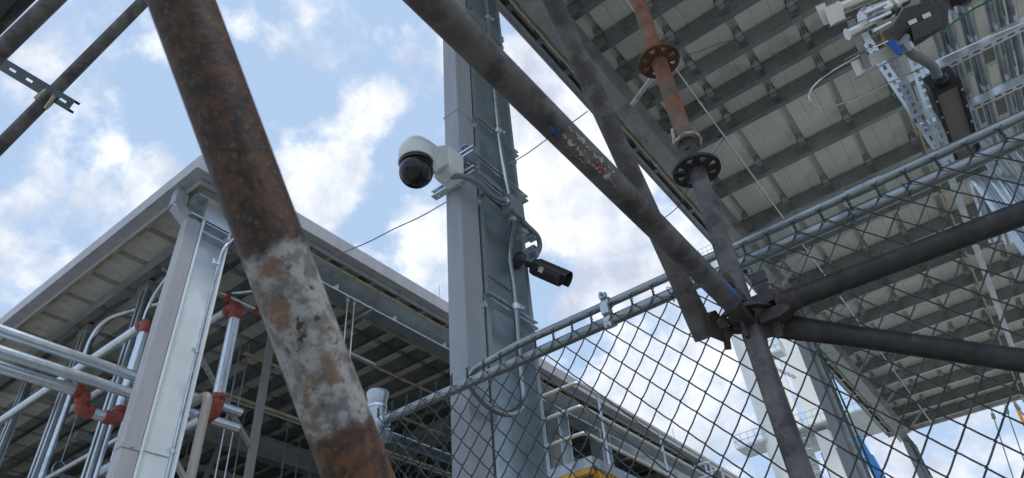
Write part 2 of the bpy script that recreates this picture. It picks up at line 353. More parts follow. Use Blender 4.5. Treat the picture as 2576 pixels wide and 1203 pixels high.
# ================================================================== column with the cameras
colm = thing('steel_column', 'tall galvanised steel column carrying two security cameras', 'column', (X0-.11, 2.285, 0))
CX = X0-.11
MB().prof(Ipts(.39, .22, .016, .03), (CX, 2.285, 0), (CX, 2.285, 7.258), (0, 1, 0)).ob('shaft', 'zinc_column_shade', colm, smooth=False)
MB().box((CX-.2, 2.03, .0), (CX+.2, 2.55, .03)).ob('base_plate', 'zinc', colm, smooth=False)
MB().box((CX+.0085, 2.121, 3.62), (CX+.016, 2.449, 3.626)).ob('seam', 'zinc_dull', colm, smooth=False)
STR = [((1183, 22), (1262, 105)), ((1196, 305), (1297, 390)), ((1190, 388), (1322, 512)), ((1190, 432), (1300, 535)), ((1210, 487), (1325, 590)), ((1225, 745), (1345, 826))]
XF = X0+.002
strz = []
for i, (p, q) in enumerate(STR):
    a, b = PL(*p, 'x', X0+.02), PL(*q, 'x', X0+.02); z = (a.z+b.z)/2; y0, y1 = a.y, b.y
    if i in (2, 3): y0 = 1.945
    strz.append(z)
    mb = MB().prof(Upts(), (XF, y0, z), (XF, y1, z), (0, 0, 1))
    s_ = mb.ob('strut_channel', 'zinc_bright', colm, smooth=False)
    for yy in (2.075, 2.455):        # beam clamps on the flanges
        MB().box((XF-.035, yy-.012, z-.052), (XF+.012, yy+.012, z-.0225)).lathe((XF-.012, yy, z-.053), (0, 0, -1), [(0, .008), (.012, .008), (.013, .005)], 6).ob('beam_clamp', 'zinc_bright', s_, smooth=False)
YF = 1.900
for (p, q) in (((1090, 432), (1189, 372)), ((1084, 484), (1192, 424))):
    a, b = PL(*p, 'y', YF), PL(*q, 'y', YF); z = (a.z+b.z)/2
    s_ = MB().prof(Upts(), (b.x, YF+.042, z), (a.x, YF+.042, z), (0, 0, -1)).ob('strut_channel', 'zinc_bright', colm, smooth=False)
    for xx in (X0+.012, X0-.125): MB().lathe((xx, YF+.02, z-.021), (0, 0, -1), [(0, .009), (.014, .009), (.016, .005)], 6).ob('bolt', 'zinc_bright', s_, smooth=False)
for (p, q) in (((1300, 608), (1343, 584)), ((1305, 652), (1348, 622))):
    a, b = PL(*p, 'y', 2.50), PL(*q, 'y', 2.50); z = (a.z+b.z)/2
    mb = MB(); slotted(mb, (b.x, 2.484, z), (CX-.02, 2.484, z), .041, .041, (0, 0, 1), .05, .028, .013)
    s_ = mb.ob('strut_channel', 'zinc_bright', colm, smooth=False)
    MB().box((X0+.003, 2.505, z-.03), (X0+.045, 2.535, z+.012)).ob('angle_bracket', 'zinc', s_, smooth=False)

# downspout beside the column
ds = thing('downspout', 'grey square downspout running up beside the column with two cameras', 'downspout', (X0-.055, 2.01, 0))
bevel(MB().box((X0-.105, 1.945, .25), (X0-.004, 2.082, 7.75)).ob('pipe', 'trim', ds, smooth=False), .006)
for z in (1.2, PL(1165, 285, 'x', X0).z, 6.4):
    MB().box((X0-.108, 1.942, z-.004), (X0-.001, 2.084, z+.004)).ob('joint_lip', 'trim', ds, smooth=False)
    MB().lathe((X0-.002, 2.05, z+.03), (1, 0, 0), [(0, .006), (.004, .006), (.006, .003)], 8).ob('rivet', 'zinc', ds)

# ---- white dome camera
hc = PL(1047, 432, 'y', 1.60); hx, hy, hz = hc
ptz = thing('dome_camera', 'white dome security camera with glossy black globe on a wall arm', 'camera', (hx, 1.89, hz-.05))
hb = hz+.052
MB().lathe((hx, hy, hb), (0, 0, 1), [(.012, .070), (.0, .078), (0, .083), (.002, .0845), (.072, .083), (.086, .079), (.092, .071), (.098, .067), (.112, .065), (.128, .057), (.138, .042), (.142, .02), (.143, .003)], 40).ob('housing', 'camera_white', ptz, ang=50)
MB().lathe((hx, hy, hb-.012), (0, 0, 1), [(0, .070), (-.004, .076), (.012, .0765), (.0125, .070)], 40).ob('rim_ring', 'camera_grey', ptz)
sph = [(-.079*math.cos(t), max(.002, .079*math.sin(t))) for t in [math.pi*i/24*.86 for i in range(25)]]
MB().lathe((hx, hy, hz), (0, 0, 1), sph, 40).ob('globe', 'dome_black', ptz, ang=60)
m1 = PL(1112, 412, 'y', 1.80); mx, mz = m1.x, m1.z+.012
mb = MB()
def loop(y, hw, z0, z1, ch): return [(mx-hw+ch, y, z0), (mx+hw-ch, y, z0), (mx+hw, y, z0+ch), (mx+hw, y, z1-ch), (mx+hw-ch, y, z1), (mx-hw+ch, y, z1), (mx-hw, y, z1-ch), (mx-hw, y, z0+ch)]
def loft(mb, loops):
    n = len(loops[0]); vs = [p for l in loops for p in l]
    fs = [(i*n+k_, i*n+(k_+1) % n, (i+1)*n+(k_+1) % n, (i+1)*n+k_) for i in range(len(loops)-1) for k_ in range(n)]
    return mb.add(vs, fs + [tuple(range(n-1, -1, -1)), tuple(range((len(loops)-1)*n, len(loops)*n))])
loft(mb, [loop(1.788, .045, mz-.06, mz+.074, .012), loop(1.80, .056, mz-.082, mz+.086, .018), loop(1.83, .058, mz-.09, mz+.088, .018), loop(1.897, .058, mz-.09, mz+.088, .016)])
mb.ob('wall_mount', 'camera_white', ptz, ang=30)
mb = MB()
def sec(y, xc, hw, z0, z1, ch): return [(xc-hw+ch, y, z0), (xc+hw-ch, y, z0), (xc+hw, y, z0+ch), (xc+hw, y, z1-ch), (xc+hw-ch, y, z1), (xc-hw+ch, y, z1), (xc-hw, y, z1-ch), (xc-hw, y, z0+ch)]
loft(mb, [sec(hy-.005, hx, .074, hb+.004, hb+.138, .03), sec(hy+.08, hx+(mx-hx)*.4, .072, hb-.03, hb+.146, .016), sec(1.79, mx, .052, mz-.06, mz+.087, .012)])
mb.ob('arm', 'camera_white', ptz, ang=30)
g0 = PL(1127, 450, 'y', 1.85)
MB().lathe(g0+Vec((-.03, 0, -.004)), (1, 0, .1), [(0, .012), (.02, .012), (.021, .016), (.045, .016), (.046, .013), (.06, .013)], 10).ob('cable_gland', 'zinc_bright', ptz)

# ---- flexible conduits and junction box
jb = PL(1287, 527, 'x', X0+.075)
box = thing('junction_box', 'grey junction box clamped to the column between two flexible conduits', 'junction box', jb)
bevel(MB().box((X0+.045, jb.y-.055, jb.z-.06), (X0+.105, jb.y+.055, jb.z+.06)).ob('body', 'box_grey', box, smooth=False), .006)
bevel(MB().box((X0+.105, jb.y-.058, jb.z-.063), (X0+.117, jb.y+.058, jb.z+.063)).ob('lid', 'box_grey', box, smooth=False), .004)
for a in (-1, 1):
    for b in (-1, 1): MB().lathe((X0+.116, jb.y+a*.05, jb.z+b*.055), (1, 0, 0), [(0, .005), (.003, .005), (.004, .003)], 8).ob('screw', 'black_box', box)
def spline(pts, n=8):
    pts = [Vec(p) for p in pts]; P = [pts[0]*2-pts[1]] + pts + [pts[-1]*2-pts[-2]]; o = []
    for i in range(1, len(P)-2):
        for k_ in range(n):
            t = k_/n; a, b, c, d = P[i-1], P[i], P[i+1], P[i+2]
            o.append(.5*((2*b) + (c-a)*t + (2*a-5*b+4*c-d)*t*t + (3*b-a-3*c+d)*t**3))
    return o+[P[-2]]
fl = spline([g0+Vec((.02, 0, 0)), PL(1165, 444, 'y', 1.86), PL(1205, 460, 'x', X0+.10), PL(1235, 490, 'x', X0+.10), jb+Vec((.015, -.075, .0)), jb+Vec((.01, -.05, -.004))])
f1 = thing('flexible_conduit', 'grey flexible conduit arching from the dome camera to the junction box', 'conduit', fl[0])
MB().tube(fl, .0145, 12).ob('hose', 'flex', f1); MB().lathe(jb+Vec((.012, -.088, .005)), (0, 1, -.1), [(0, .018), (.012, .018), (.013, .021), (.03, .021)], 8).ob('fitting', 'zinc_bright', f1)
fl = spline([jb+Vec((.01, .05, -.03)), PL(1325, 567, 'x', X0+.06), PL(1352, 595, 'x', X0+.05), PL(1357, 625, 'x', X0+.03), PL(1340, 653, 'x', X0+.01), PL(1318, 664, 'x', X0-.02)])
f2 = thing('flexible_conduit', 'grey flexible conduit looping from the junction box down to the bullet camera', 'conduit', fl[0])
MB().tube(fl, .0145, 12).ob('hose', 'flex', f2)

# ---- black bullet camera
ba, bb = D(1340, 669, 3.62), D(1421, 704, 3.52)
bul = thing('bullet_camera', 'black bullet security camera with a small pale sticker under it', 'camera', D(1308, 660, 3.66))
t, u, v = frame(bb-ba, (0, 0, 1)); Lb = (bb-ba).length
MB().lathe(ba, t, [(0, .030), (.006, .042), (.02, .046), (.045, .047), (.048, .044), (.055, .044), (.058, .047), (Lb-.02, .047), (Lb-.018, .042), (Lb-.03, .038), (Lb-.03, .01)], 28).ob('body', 'camera_grey', bul)
mb = MB()
arc = [(math.cos(a_)*.053, math.sin(a_)*.053) for a_ in [math.radians(-8+196*i/14) for i in range(15)]]
inn = [(p*.94, q*.94) for p, q in reversed(arc)]
sect = [(q, p) for p, q in arc+inn]
mb.prof(sect, ba+t*.03, bb+t*.016, u); mb.ob('sun_shield', 'camera_grey', bul)
wv = -ray(1385, 695); wv = (wv - t*wv.dot(t)).normalized(); wv2 = t.cross(wv)
sc_ = ba + t*.075 + wv*.0475 - u*.012
mb = MB(); e1 = t*.016
pts = [ba+t*(.06+.03*j) + (wv*math.cos(a_)+wv2*math.sin(a_))*.0478 for a_ in (-.35, 0, .35) for j in (0, 1)]
mb.add(pts, [(0, 1, 3, 2), (2, 3, 5, 4)]); so_ = mb.ob('sticker', 'sticker', bul)
s1 = D(1308, 658, 3.66)
MB().tube([s1, s1.lerp(ba, .6), ba+t*.004], [.014, .016, .018], 14).ob('swivel_neck', 'camera_grey', bul)
MB().lathe(s1, (ba-s1).normalized(), [(-.02, .05), (.0, .052), (.012, .048), (.02, .03), (.03, .016)], 24).ob('base', 'camera_grey', bul)

# ---- steel conduit: down the column, round a hairpin bend and off along the fence
RZ = 2.781; FY = 1.80; CZ = PL(1540, 758, 'y', FY).z
xk = X0+.062
pth = [PL(1228, 0, 'x', xk)]
y_top = PL(1262, 400, 'x', xk).y
pth = [Vec((xk, y_top-.02, 7.2)), Vec((xk, y_top-.005, 4.4)), Vec((xk, jb.y-.005, jb.z+.20)), jb+Vec((.0, 0, .055))]
cnd = thing('steel_conduit', 'galvanised conduit running down the camera column, through a hairpin bend, along the fence top', 'conduit', (xk, y_top, 2.5))
MB().tube(fillet(pth, .25, 8), .0165, 14).ob('upper_run', 'conduit', cnd)
yl = PL(1300, 800, 'x', xk).y
lo = [jb+Vec((0, 0, -.055)), jb+Vec((0, .004, -.10)), Vec((xk, yl-.012, jb.z-.33)), Vec((xk, yl, jb.z-.55)), PL(1309, 930, 'x', xk), PL(1316, 1000, 'x', xk), PL(1303, 1030, 'x', xk), PL(1275, 1041, 'x', xk-.005), PL(1235, 1026, 'x', xk-.01), PL(1198, 990, 'x', xk-.005),
      PL(1181, 958, 'y', 1.86), PL(1196, 929, 'y', 1.835), PL(1235, 906, 'y', 1.815), Vec((-1.22, FY+.004, CZ)), Vec((-1.0, FY+.004, CZ))]
lo = spline(lo, 6) + [Vec((-.5, FY+.004, CZ)), Vec((.0, FY+.004, CZ)), Vec((1.3, FY+.004, CZ))]
MB().tube(lo, .0148, 14).ob('lower_run', 'fence_zinc', cnd)
cp_ = PL(2170, 465, 'y', FY).x; MB().lathe((cp_-.05, FY+.004, CZ), (1, 0, 0), [(0, .0150), (0, .0182), (.1, .0182), (.1, .0150)], 16).ob('coupling', 'fence_zinc', cnd)
MB().lathe(jb+Vec((0, 0, -.085)), (0, 0, 1), [(0, .018), (0, .022), (.012, .022), (.013, .026), (.03, .026)], 12).ob('connector', 'zinc_bright', cnd)
MB().lathe(jb+Vec((0, 0, .055)), (0, 0, 1), [(0, .026), (.01, .026), (.011, .021), (.03, .021)], 12).ob('connector', 'zinc_bright', cnd)
for i in (0, 1, 5):
    yy = y_top-.01 if i < 2 else yl
    MB().lathe((xk, yy, strz[i]-.016), (0, 0, 1), [(0, .017), (0, .021), (.032, .021), (.032, .017)], 14).box((xk+.014, yy+.004, strz[i]-.014), (xk+.024, yy+.035, strz[i]+.014)).lathe((xk+.019, yy+.03, strz[i]), (1, 0, 0), [(-.02, .006), (.014, .006)], 6).ob('pipe_clamp', 'zinc_bright', cnd)
hx2 = PL(1532, 790, 'y', FY).x
mb = MB()
for zc, r in ((RZ, .0197), (CZ, .0152)): mb.lathe((hx2-.014, FY, zc), (1, 0, 0), [(0, r), (0, r+.005), (.028, r+.005), (.028, r)], 14)
mb.box((hx2-.014, FY-.03, RZ+.018), (hx2+.014, FY-.015, CZ-.012)).lathe((hx2, FY-.024, CZ+.022), (0, -1, .2), [(-.012, .006), (.016, .006)], 6).lathe((hx2, FY-.024, RZ-.028), (0, -1, -.2), [(-.012, .006), (.018, .006)], 6).box((hx2-.013, FY-.028, CZ+.012), (hx2+.013, FY-.014, CZ+.030)).box((hx2-.013, FY-.028, RZ-.036), (hx2+.013, FY-.014, RZ-.018))
mb.ob('rail_clamp', 'zinc', cnd)

# ================================================================== chain-link fence
fx0, fxe = -1.965, 1.3
fence = thing('chain_link_fence', 'galvanised chain-link fence with twisted wire tips along its top rail', 'fence', (fx0, FY, 0))
PX, PZ = .03925, .0465; BX0 = -1.453; ZT = 2.79; MY = 1.772
def wire_mesh(flip, jit):
    mb = MB(); pts = []; n = 57; rnd = random.Random(jit)
    for i in range(n+1):
        even = (i+flip) % 2 == 0; x = 0 if even else PX; z = ZT-i*PZ; s_ = 1 if even else -1
        pts.append((x-.0024*s_, MY, z))
        if i < n:                       # each leg runs on one face of the mesh and bows a little
            x2 = PX if even else 0; z2_ = z-PZ; j = rnd.uniform(-.0008, .0008)
            for t, dy in ((.14, .0022), (.5, .0042), (.86, .0022)):
                pts.append((x+(x2-x)*t+j, MY-dy*s_, z+(z2_-z)*t - (.0022*4*t*(1-t) if even else 0)))
    mb.tube(pts, .0024, 5, caps=False)
    return mb
def twist(mb, x, y, ux=(1, 0, 0)):
    U = Vec(ux); V = Vec((0, 0, 1)).cross(U)
    for ph in (0, math.pi):
        pp_ = [Vec((x, y, ZT-.004+.034*t/12)) + (U*math.cos(ph+t*.85)+V*math.sin(ph+t*.85))*.0032 for t in range(13)]
        e = (U*math.cos(ph+.3) - Vec((0, 0, .2))*math.sin(ph))*.012 + Vec((0, 0, .009))
        mb.tube(pp_+[pp_[-1]+e*.5, pp_[-1]+e], .0021, 5)
wA = wire_mesh(0, 1); twist(wA, 0, MY)
wB = wire_mesh(1, 2)
oA = wA.ob('wire', 'wire', fence, origin=(0, MY, ZT)); oB = wB.ob('wire', 'wire', fence, origin=(0, MY, ZT))
k0 = int((fx0-BX0)/PX); firstA = firstB = True
i0 = -12
for i in range(i0, 68):
    x = BX0+i*PX
    src = oA if i % 2 == 0 else oB
    if (src is oA and firstA) or (src is oB and firstB):
        src.location.x = x-fx0; WLOC[src.name].x = x
        if src is oA: firstA = False
        else: firstB = False
    else: dup(src, (x-WLOC[src.name].x, 0, 0))
MB().tube([(fx0+.02, FY, RZ), (fxe, FY, RZ)], .0195, 18).ob('top_rail', 'fence_zinc', fence)
MB().tube([(fx0+.02, FY, .12), (fxe, FY, .12)], .0212, 12).ob('bottom_rail', 'zinc', fence)
MB().lathe((fx0, FY, 0), (0, 0, 1), [(0, .038), (2.86, .038), (2.862, .0395), (2.885, .041), (2.90, .046), (2.915, .047), (2.92, .044), (2.921, .004)], 22).ob('corner_post', 'zinc', fence)
MB().lathe((fx0, FY, 2.845), (0, 0, 1), [(0, .039), (0, .0415), (.012, .0415), (.012, .039)], 22).ob('post_band', 'zinc_bright', fence)
MB().lathe((fx0+.02, FY, RZ), (1, 0, 0), [(.0, .022), (.0, .03), (.035, .03), (.04, .024)], 16).ob('rail_end_cup', 'zinc', fence)
# return along the other side of the column
q1, q2 = PL(978, 1092, 'x', fx0), PL(1125, 1158, 'x', fx0); z2 = (q1.z+q2.z)/2
MB().tube([(fx0, FY+.03, z2), (fx0, 4.6, z2)], .0212, 18).ob('top_rail', 'fence_zinc', fence)
MB().lathe((fx0, FY+.02, z2), (0, 1, 0), [(.0, .022), (.0, .03), (.05, .03), (.055, .024)], 16).ob('rail_end_cup', 'zinc_bright', fence)
MB().lathe((fx0, 4.6, 0), (0, 0, 1), [(0, .038), (2.8, .038), (2.81, .02)], 16).ob('end_post', 'zinc', fence)
def rotwire(mb):
    r = MB(); r.f = list(mb.f); r.v = [Vec((p.y-MY, p.x, p.z)) for p in mb.v]; return r
rA = rotwire(wA).ob('wire', 'wire', fence, origin=(0, 0, ZT)); rB = rotwire(wB).ob('wire', 'wire', fence, origin=(0, 0, ZT))
DZ = z2-RZ-.01
for i in range(68):
    src = rA if i % 2 == 0 else rB
    if i < 2: put(src, (fx0+.028, FY+.06+i*PX, ZT+DZ), fence)
    else: dup(src, (0, FY+.06+i*PX-WLOC[src.name].y, 0))
for x in (-.62, -.05, .10, .62):        # tie wires round the rail
    rr = [(x+.004*math.sin(a_*2), FY+math.cos(a_)*.026, RZ+math.sin(a_)*.026) for a_ in [i*.5 for i in range(14)]]
    MB().tube(rr+[(x+.012, FY-.04, RZ-.03)], .0014, 5).ob('tie_wire', 'wire', fence)

# ================================================================== scaffold
UD = 1.58
node = D(1880, 800, UD); ux, uy, nz = node
zr = [PL(1732, 440, 'y', uy).z, PL(1640, 165, 'y', uy).z]; zr.append(zr[1]+(zr[1]-zr[0])*.985); zlow = nz-(zr[0]-nz)
TR = .0242
upr = thing('scaffold_upright', 'scaffold upright with rusty red upper tube and holed rosettes', 'scaffold upright', (ux, uy, 0))
zj = PL(1705, 372, 'y', uy).z
MB().tube([(ux, uy, .05), (ux, uy, zr[0]+.03)], TR, 24).ob('lower_tube', 'tube_grey', upr)
MB().tube([(ux, uy, zr[0]+.03), (ux, uy, zr[0]+.05), (ux, uy, zj-.02), (ux, uy, zj+.01)], [TR*.99, TR*.9, TR*.9, TR*.9], 24).ob('spigot', 'casting', upr)
MB().tube([(ux, uy, zj), (ux, uy, 4.9)], TR*1.03, 24).ob('upper_tube', 'rust_red', upr)
MB().box((ux-.08, uy-.08, 0), (ux+.08, uy+.08, .008)).tube([(ux, uy, .008), (ux, uy, .4)], .017, 12).ob('base_jack', 'casting', upr)
def rosette(z, m):
    mb = MB(); n = 48; h = .0045
    def ann(r0, r1):
        vs = []; fs = []
        for k_ in range(n):
            a_ = 2*math.pi*k_/n; c, s_ = math.cos(a_), math.sin(a_)
            for r in (r0, r1):
                for zz in (-h, h): vs.append((ux+c*r, uy+s_*r, z+zz))
        for k_ in range(n):
            a_, b = 4*k_, 4*((k_+1) % n)
            fs += [(a_+1, a_+3, b+3, b+1), (a_, b, b+2, a_+2), (a_+2, b+2, b+3, a_+3), (a_, a_+1, b+1, b)]
        mb.add(vs, fs)
    ann(TR+.001, TR+.012); ann(TR+.031, TR+.042)
    for k_ in range(8):
        a_ = math.radians(22.5+45*k_); c = Vec((math.cos(a_), math.sin(a_), 0)); w_ = .0105
        mb.obox(Vec((ux, uy, z))+c*(TR+.0215), c*.0105, Vec((-c.y, c.x, 0))*w_, (0, 0, h*.94))
    mb.lathe((ux, uy, z-.008), (0, 0, 1), [(0, TR), (.002, TR+.005), (.014, TR+.005), (.016, TR)], 24, caps=False)
    return mb.ob('rosette', m, upr)
rosette(zr[0], 'disc_dark'); rosette(zr[1], 'rust_disc'); rosette(zr[2], 'rust_disc'); rosette(nz, 'casting'); rosette(zlow, 'casting')
# bent locking pin at the joint
zp = zj+.004; P_ = [(ux-.024, uy-.018, zp+.055), (ux-.027, uy-.02, zp+.02), (ux-.03, uy-.02, zp), (ux-.012, uy-.034, zp-.006), (ux+.012, uy-.034, zp-.002), (ux+.034, uy-.014, zp), (ux+.037, uy+.01, zp-.006), (ux+.02, uy+.033, zp-.014)]
MB().tube(spline(P_, 6), .0045, 8).ob('locking_pin', 'peel', upr)
MB().lathe((ux, uy-TR*.8, zj-.035), (0, -1, 0), [(0, .008), (.006, .008), (.007, .005)], 12).ob('pin_hole', 'casting', upr)
tw = [Vec((ux-.05, uy-.03, zr[0]+.012)), Vec((ux-.055, uy-.05, zr[0]-.01)), Vec((ux-.02, uy-.065, zr[0]-.04)), Vec((ux-.025, uy-.03, zr[0]-.06)), Vec((ux-.07, uy-.02, zr[0]-.10)), Vec((ux-.13, uy-.02, zr[0]-.12))]
tag(MB().tube(spline(tw, 6), .0013, 5).ob('loose_wire', 'casting'), 'thin loose wire hooked on the dark rosette of the scaffold upright', 'wire')

def head(mb, dirv, z=nz):               # wedge head gripping a rosette
    d = Vec(dirv).normalized(); s_ = Vec((0, 0, 1)).cross(d); c = Vec((ux, uy, z))
    for sg in (1, -1): loft(mb, [[c+d*q+s_*a_+Vec((0, 0, sg*b)) for a_, b in ((-.020, .008), (.020, .008), (.020, .036), (-.020, .036))] for q in (.028, .075)] + [[c+d*.10+s_*a_+Vec((0, 0, sg*b)) for a_, b in ((-.022, .001), (.022, .001), (.018, .026), (-.018, .026))]])
    return mb
def wedge(mb, dirv, z=nz, up_=.085, dn=.075):
    d = Vec(dirv).normalized(); s_ = Vec((0, 0, 1)).cross(d); c = Vec((ux, uy, z))+d*.055
    loft(mb, [[c+d*a_+s_*b+Vec((0, 0, zz)) for a_, b in ((-w_, -.004), (w_, -.004), (w_, .004), (-w_, .004))] for zz, w_ in ((-dn, .008), (up_, .016))])
    loft(mb, [[c+d*a_+s_*b+Vec((0, 0, up_+zz)) for a_, b in ((-.018, -.006), (.018, -.006), (.018, .006), (-.018, .006))] for zz in (-.022, .006)])
    return mb
# ledger along the alley axis (towards and over the viewer)
led1 = thing('scaffold_ledger', 'thick worn scaffold ledger with peeling sticker and blue-painted end', 'scaffold tube', (ux, uy-.1, nz))
A1 = Vec((ux, uy-.095, nz)); B1 = Vec((ux-.012, uy-2.05, nz+.012))
MB().tube([A1, B1], TR, 28).ob('tube', 'tube_grey', led1)
T1 = (B1-A1).normalized()
def patch(name, m, parent, a, t, r, d0, d1, ang0, ang1, ragged=.0, n=18, seed=3, ref=None):
    """thin film wrapped on a tube: from d0 to d1 along it, ang0..ang1 about it (0 = facing the viewer)"""
    rnd = random.Random(seed); mid = a+t*((d0+d1)/2); wv = (CAM-mid); wv = (wv-t*wv.dot(t)).normalized(); w2 = t.cross(wv)
    mb = MB(); rows = []
    for i in range(n+1):
        f_ = i/n; a0 = ang0+rnd.uniform(0, ragged)*(ang1-ang0); a1 = ang1-rnd.uniform(0, ragged)*(ang1-ang0)
        if ragged: 
            env = math.sqrt(max(.05, 1-(2*f_-1)**2)); mid_ = (ang0+ang1)/2; a0 = mid_+(a0-mid_)*env; a1 = mid_+(a1-mid_)*env
        rows.append([a+t*(d0+(d1-d0)*f_) + (wv*math.cos(a0+(a1-a0)*j/8)+w2*math.sin(a0+(a1-a0)*j/8))*r for j in range(9)])
    for row in rows: pass
    vs = [p for row in rows for p in row]; fs = [(i*9+j, i*9+j+1, (i+1)*9+j+1, (i+1)*9+j) for i in range(n) for j in range(8)]
    return mb.add(vs, fs).ob(name, m, parent)
patch('paint_band', 'blue_paint', led1, A1, T1, TR+.0006, .0, .035, -math.pi, math.pi)
patch('paint_mark', 'blue_paint', led1, A1, T1, TR+.0006, .03, .085, .3, 1.5, .35, seed=5)
def at_led(px, py):                     # distance along the ledger of a point seen on it
    r = ray(px, py); n_ = T1.cross(r); w0 = A1-CAM; b = T1.dot(r); d = T1.dot(w0); e = r.dot(w0); c = r.dot(r)
    return (b*e-c*d)/(c-b*b)
dl = [at_led(*p) for p in ((1380, 320), (1420, 355), (1500, 430))]
patch('blue_mark', 'blue_paint', led1, A1, T1, TR+.0006, dl[0]-.012, dl[0]+.02, -.5, .05, .6, 12, 8)
for i, (a_, b_, c0_, c1_, sd_) in enumerate(((dl[1]+.045, dl[2]-.04, -.35, .35, 11), (dl[1]+.03, dl[2]-.02, .35, .95, 21), (dl[1]-.03, dl[1]+.03, .35, .8, 31), (dl[2]+.05, dl[2]-.01, .0, .6, 41), (dl[1]+.01, dl[2]+.045, -.55, -.25, 51))):
    patch('sticker_scrap', 'peel', led1, A1, T1, TR+.0005+.0001*i, a_, b_, c0_, c1_, .75, 26, sd_)
patch('red_scrap', 'peel_red', led1, A1, T1, TR+.0012, dl[2]-.0, dl[2]+.03, -.05, .35, .6, 8, 61)
head(MB(), (0, -1, 0)).ob('wedge_head', 'casting', led1); wedge(MB(), (0, -1, 0)).ob('wedge', 'casting', led1, smooth=False)
# ledger across the alley
led2 = thing('scaffold_ledger', 'dark scaffold ledger rising from the joint across the chain-link mesh', 'scaffold tube', (ux+.1, uy, nz))
B2 = PL(2640, 520, 'y', uy+.03)
MB().tube([(ux+.095, uy, nz), B2+Vec(((B2.x-ux)*.5, 0, (B2.z-nz)*.5))], TR, 28).ob('tube', 'tube_dark', led2)
MB().tube([(ux+.075, uy, nz), (ux+.10, uy, nz), (ux+.12, uy, nz), (ux+.125, uy, nz)], [.021, .027, .027, .0245], 24).ob('weld_collar', 'casting', led2)
head(MB(), (1, 0, 0)).ob('wedge_head', 'casting', led2); wedge(MB(), (1, 0, 0), up_=.095).ob('wedge', 'casting', led2, smooth=False)
# diagonal braces with pressed ends
def brace(name, label, a, b, m, flat=.16, ext=1.0, flata=True):
    a, b = Vec(a), Vec(b); t_ = thing(name, label, 'scaffold tube', a); T, U, V = frame(b-a, ray(1880, 800)); Ln = (b-a).length*ext
    mb = MB(); rows = []; n = 24
    for d, k_ in ((-.02, .30), (.02, .30), (.05, .36), (.09, .7), (flat, 1.0), (Ln*.6, 1.0), (Ln, 1.0)):
        wd = TR*(1+(1-k_)*.25)
        rows.append([a+T*d+U*(math.cos(2*math.pi*j/n)*TR*k_)+V*(math.sin(2*math.pi*j/n)*wd) for j in range(n)])
    loft(mb, rows); mb.ob('tube', m, t_)
    return t_, T, U, V
b1, T, U, V = brace('scaffold_brace', 'grey scaffold brace climbing steeply behind the stickered ledger', D(1768, 832, UD+.06), D(1375, -30, UD+.02), 'tube_grey', ext=1.12)
c = D(1800, 838, UD+.02)
mb = MB(); loft(mb, [[D(1770+dx_, 790+dy_, dd) for dx_, dy_ in ((0, 0), (30, -10), (75, 50), (60, 75), (10, 55))] for dd in (UD+.045, UD-.0)]); mb.ob('pivot_head', 'casting', b1, smooth=False)
MB().lathe(D(1818, 812, UD-.01), -ray(1818, 830), [(0, .014), (.02, .014), (.022, .010)], 8).ob('rivet', 'casting', b1)
MB().bar(D(1822, 815, UD), D(1832, 880, UD-.01), .014, .008).ob('wedge', 'casting', b1, smooth=False)
b2, T, U, V = brace('scaffold_brace', 'dark scaffold brace with pinched end dropping below the dark ledger', D(1950, 818, UD-.01), D(2576, 908, UD-.24), 'tube_dark', ext=1.25)
mb = MB(); loft(mb, [[D(1900+dx_, 775+dy_, dd) for dx_, dy_ in ((0, 0), (40, -8), (75, 25), (70, 65), (20, 80), (-5, 50))] for dd in (UD+.03, UD-.035)]); mb.ob('pivot_head', 'casting', b2, smooth=False)
MB().bar(D(1915, 830, UD-.02), D(1925, 885, UD-.03), .018, .009).ob('wedge', 'casting', b2, smooth=False)

# the rusty tube close to the lens
ra, rb = D(452, -10, .53), D(907, 1213, .50)
m = bpy.data.materials.new('rust_tube'); m.use_nodes = True; t_ = m.node_tree; bs = t_.nodes['Principled BSDF']; lk = t_.links.new
rax = (rb-ra).normalized(); rmid = (ra+rb)/2
def tn(typ, **kw):
    n_ = t_.nodes.new(typ)
    for k_, v_ in kw.items(): setattr(n_, k_, v_)
    return n_
co = tn('ShaderNodeTexCoord')
def tnoise(s_, det, r=.6, off=(0, 0, 0)):
    mp = tn('ShaderNodeMapping'); mp.inputs['Location'].default_value = off; lk(co.outputs['Object'], mp.inputs[0])
    n_ = tn('ShaderNodeTexNoise'); lk(mp.outputs[0], n_.inputs['Vector']); n_.inputs['Scale'].default_value = s_; n_.inputs['Detail'].default_value = det; n_.inputs['Roughness'].default_value = r; return n_.outputs[0]
def tmap(v_, a_, b_, c_=0, d_=1):
    n_ = tn('ShaderNodeMapRange', interpolation_type='SMOOTHSTEP'); lk(v_, n_.inputs[0])
    for i_, q in enumerate((a_, b_, c_, d_)): n_.inputs[i_+1].default_value = q
    return n_.outputs[0]
def tm(op, a_, b_):
    n_ = tn('ShaderNodeMath', operation=op)
    for i_, q in enumerate((a_, b_)):
        if isinstance(q, (int, float)): n_.inputs[i_].default_value = q
        else: lk(q, n_.inputs[i_])
    return n_.outputs[0]
def tmix(f_, a_, b_):
    n_ = tn('ShaderNodeMix', data_type='RGBA')
    for i_, q in ((0, f_), (6, a_), (7, b_)):
        if isinstance(q, tuple): n_.inputs[i_].default_value = (*q, 1)
        else: lk(q, n_.inputs[i_])
    return n_.outputs[2]
dp = tn('ShaderNodeVectorMath', operation='DOT_PRODUCT'); lk(co.outputs['Object'], dp.inputs[0]); dp.inputs[1].default_value = rax
Lr = (rb-ra).length
tt = tm('ADD', dp.outputs['Value'], tm('MULTIPLY', tm('SUBTRACT', tnoise(38, 4), .5), .035))
lo_, hi_ = (652/1203-.5)*Lr, (1072/1203-.5)*Lr
